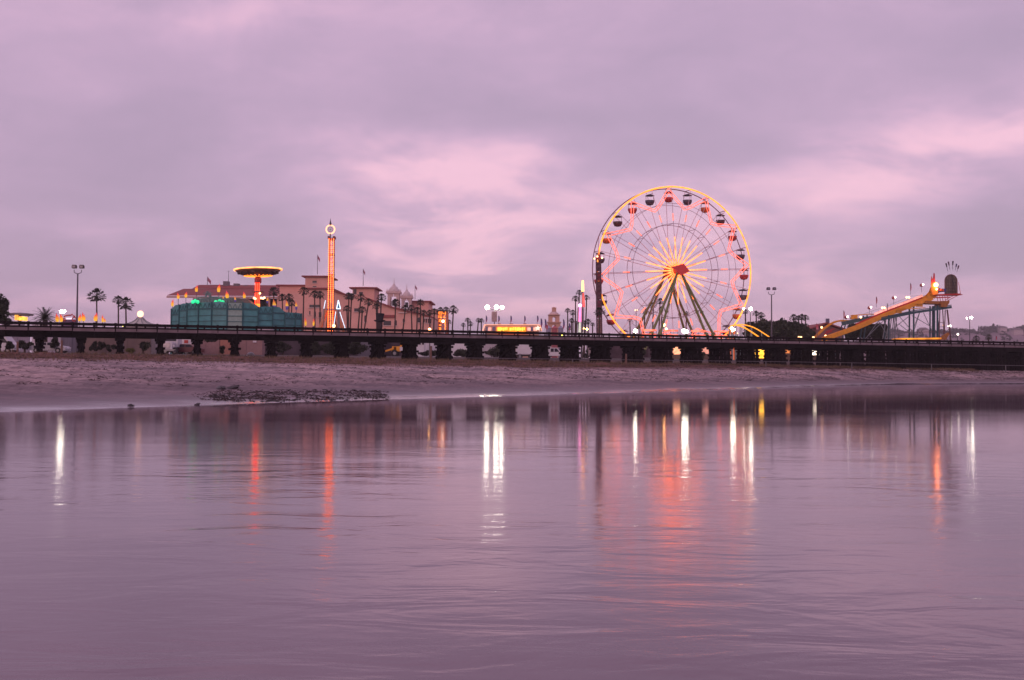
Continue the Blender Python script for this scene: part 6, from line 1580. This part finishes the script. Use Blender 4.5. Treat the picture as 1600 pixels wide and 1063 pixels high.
# drift weed and dead brush lying on the sand
k = MB(); r = random.Random(31)
def weed(x, y, n, ln, spread):
    for j in range(n):
        a = r.uniform(0, 6.28); p = Vector((x + r.gauss(0, spread * 2.2), y + r.gauss(0, spread), 0)); p.z = gz(p.x, p.y) + .01
        d = Vector((math.cos(a), math.sin(a) * .6, r.uniform(.0, .22))) * ln * r.uniform(.4, 1); sdv = Vector((-d.y, d.x, 0)).normalized() * r.uniform(.02, .06)
        k.add([p - sdv, p + sdv, p + d + sdv * .3 + Vector((0, 0, .03)), p + d - sdv * .3], [(0, 1, 2, 3)])
for i in range(900):
    x = r.uniform(-60, 95); t_ = r.uniform(.25, .93) if r.random() < .4 else r.uniform(.70, .90)
    y = ys(x) + (yb(x) - ys(x)) * t_ 
    if y < 30: continue
    weed(x, y, int(r.uniform(5, 22)), .28 + .25 * r.random(), r.uniform(.1, .5))
for i in range(160):
    P_ = ground_hit(r.uniform(330, 605), r.uniform(611, 627))
    if P_ is not None and P_.z > .03: weed(P_.x, P_.y, 14, .16, .18)
for i in range(5200):
    x = r.uniform(-60, 95); t_ = r.uniform(.22, .95); y = ys(x) + (yb(x) - ys(x)) * t_
    if y < 30 or fbm(x * .7, y * .25, .25) < -.05: continue
    weed(x, y, int(r.uniform(2, 6)), .22 + .22 * r.random(), .12)
tag(k.build('drift_weed', mat('dark_drift_weed', (.045, .025, .025), .9, var=.4), origin=(0, 0, 0)), 'dark strands of drift weed and dead brush scattered on the sand', 'seaweed', kind='stuff')
k = MB(); r = random.Random(32)
for i in range(34000):
    x = r.uniform(-70, 75); dd = -r.uniform(0, 1) ** 1.2 * max(3.5, 26 - (.3 * x if x < 0 else .75 * x)) + 3
    y = yb(x) + dd - 3
    if fbm(x, y * 1.4, .25) < -.12 and r.random() < .85: continue
    g = gz(x, y); h_ = r.uniform(.12, .42); a = r.uniform(0, 6.28)
    k.add([(x - .035 * math.cos(a), y - .035 * math.sin(a), g - .02), (x + .035 * math.cos(a), y + .035 * math.sin(a), g - .02), (x + r.gauss(0, .12), y + r.gauss(0, .12), g + h_)], [(0, 1, 2)])
tag(k.build('bank_grass', mat('dry_bank_grass', (.13, .085, .05), .85, var=.45, scale=.6), origin=(0, 0, 0)), 'dry brown grass growing on the bank below the trestle', 'grass', kind='stuff')

# ------------------------------------------------------------------ haze
hz_m = bpy.data.materials.new('evening_haze'); hz_m.use_nodes = True; t_ = hz_m.node_tree; t_.nodes.clear()
o_ = t_.nodes.new('ShaderNodeOutputMaterial'); v_ = t_.nodes.new('ShaderNodeVolumePrincipled')
v_.inputs['Color'].default_value = (.93, .88, .93, 1); v_.inputs['Density'].default_value = .00022; v_.inputs['Anisotropy'].default_value = 0
t_.links.new(v_.outputs[0], o_.inputs['Volume'])
k = MB(); k.box((0, 850, 58), (5000, 3700, 126)); hzo = k.build('haze', hz_m, origin=(0, 0, 0)); tag(hzo, 'thin mauve evening haze over the fairground and hills', 'haze', kind='stuff')
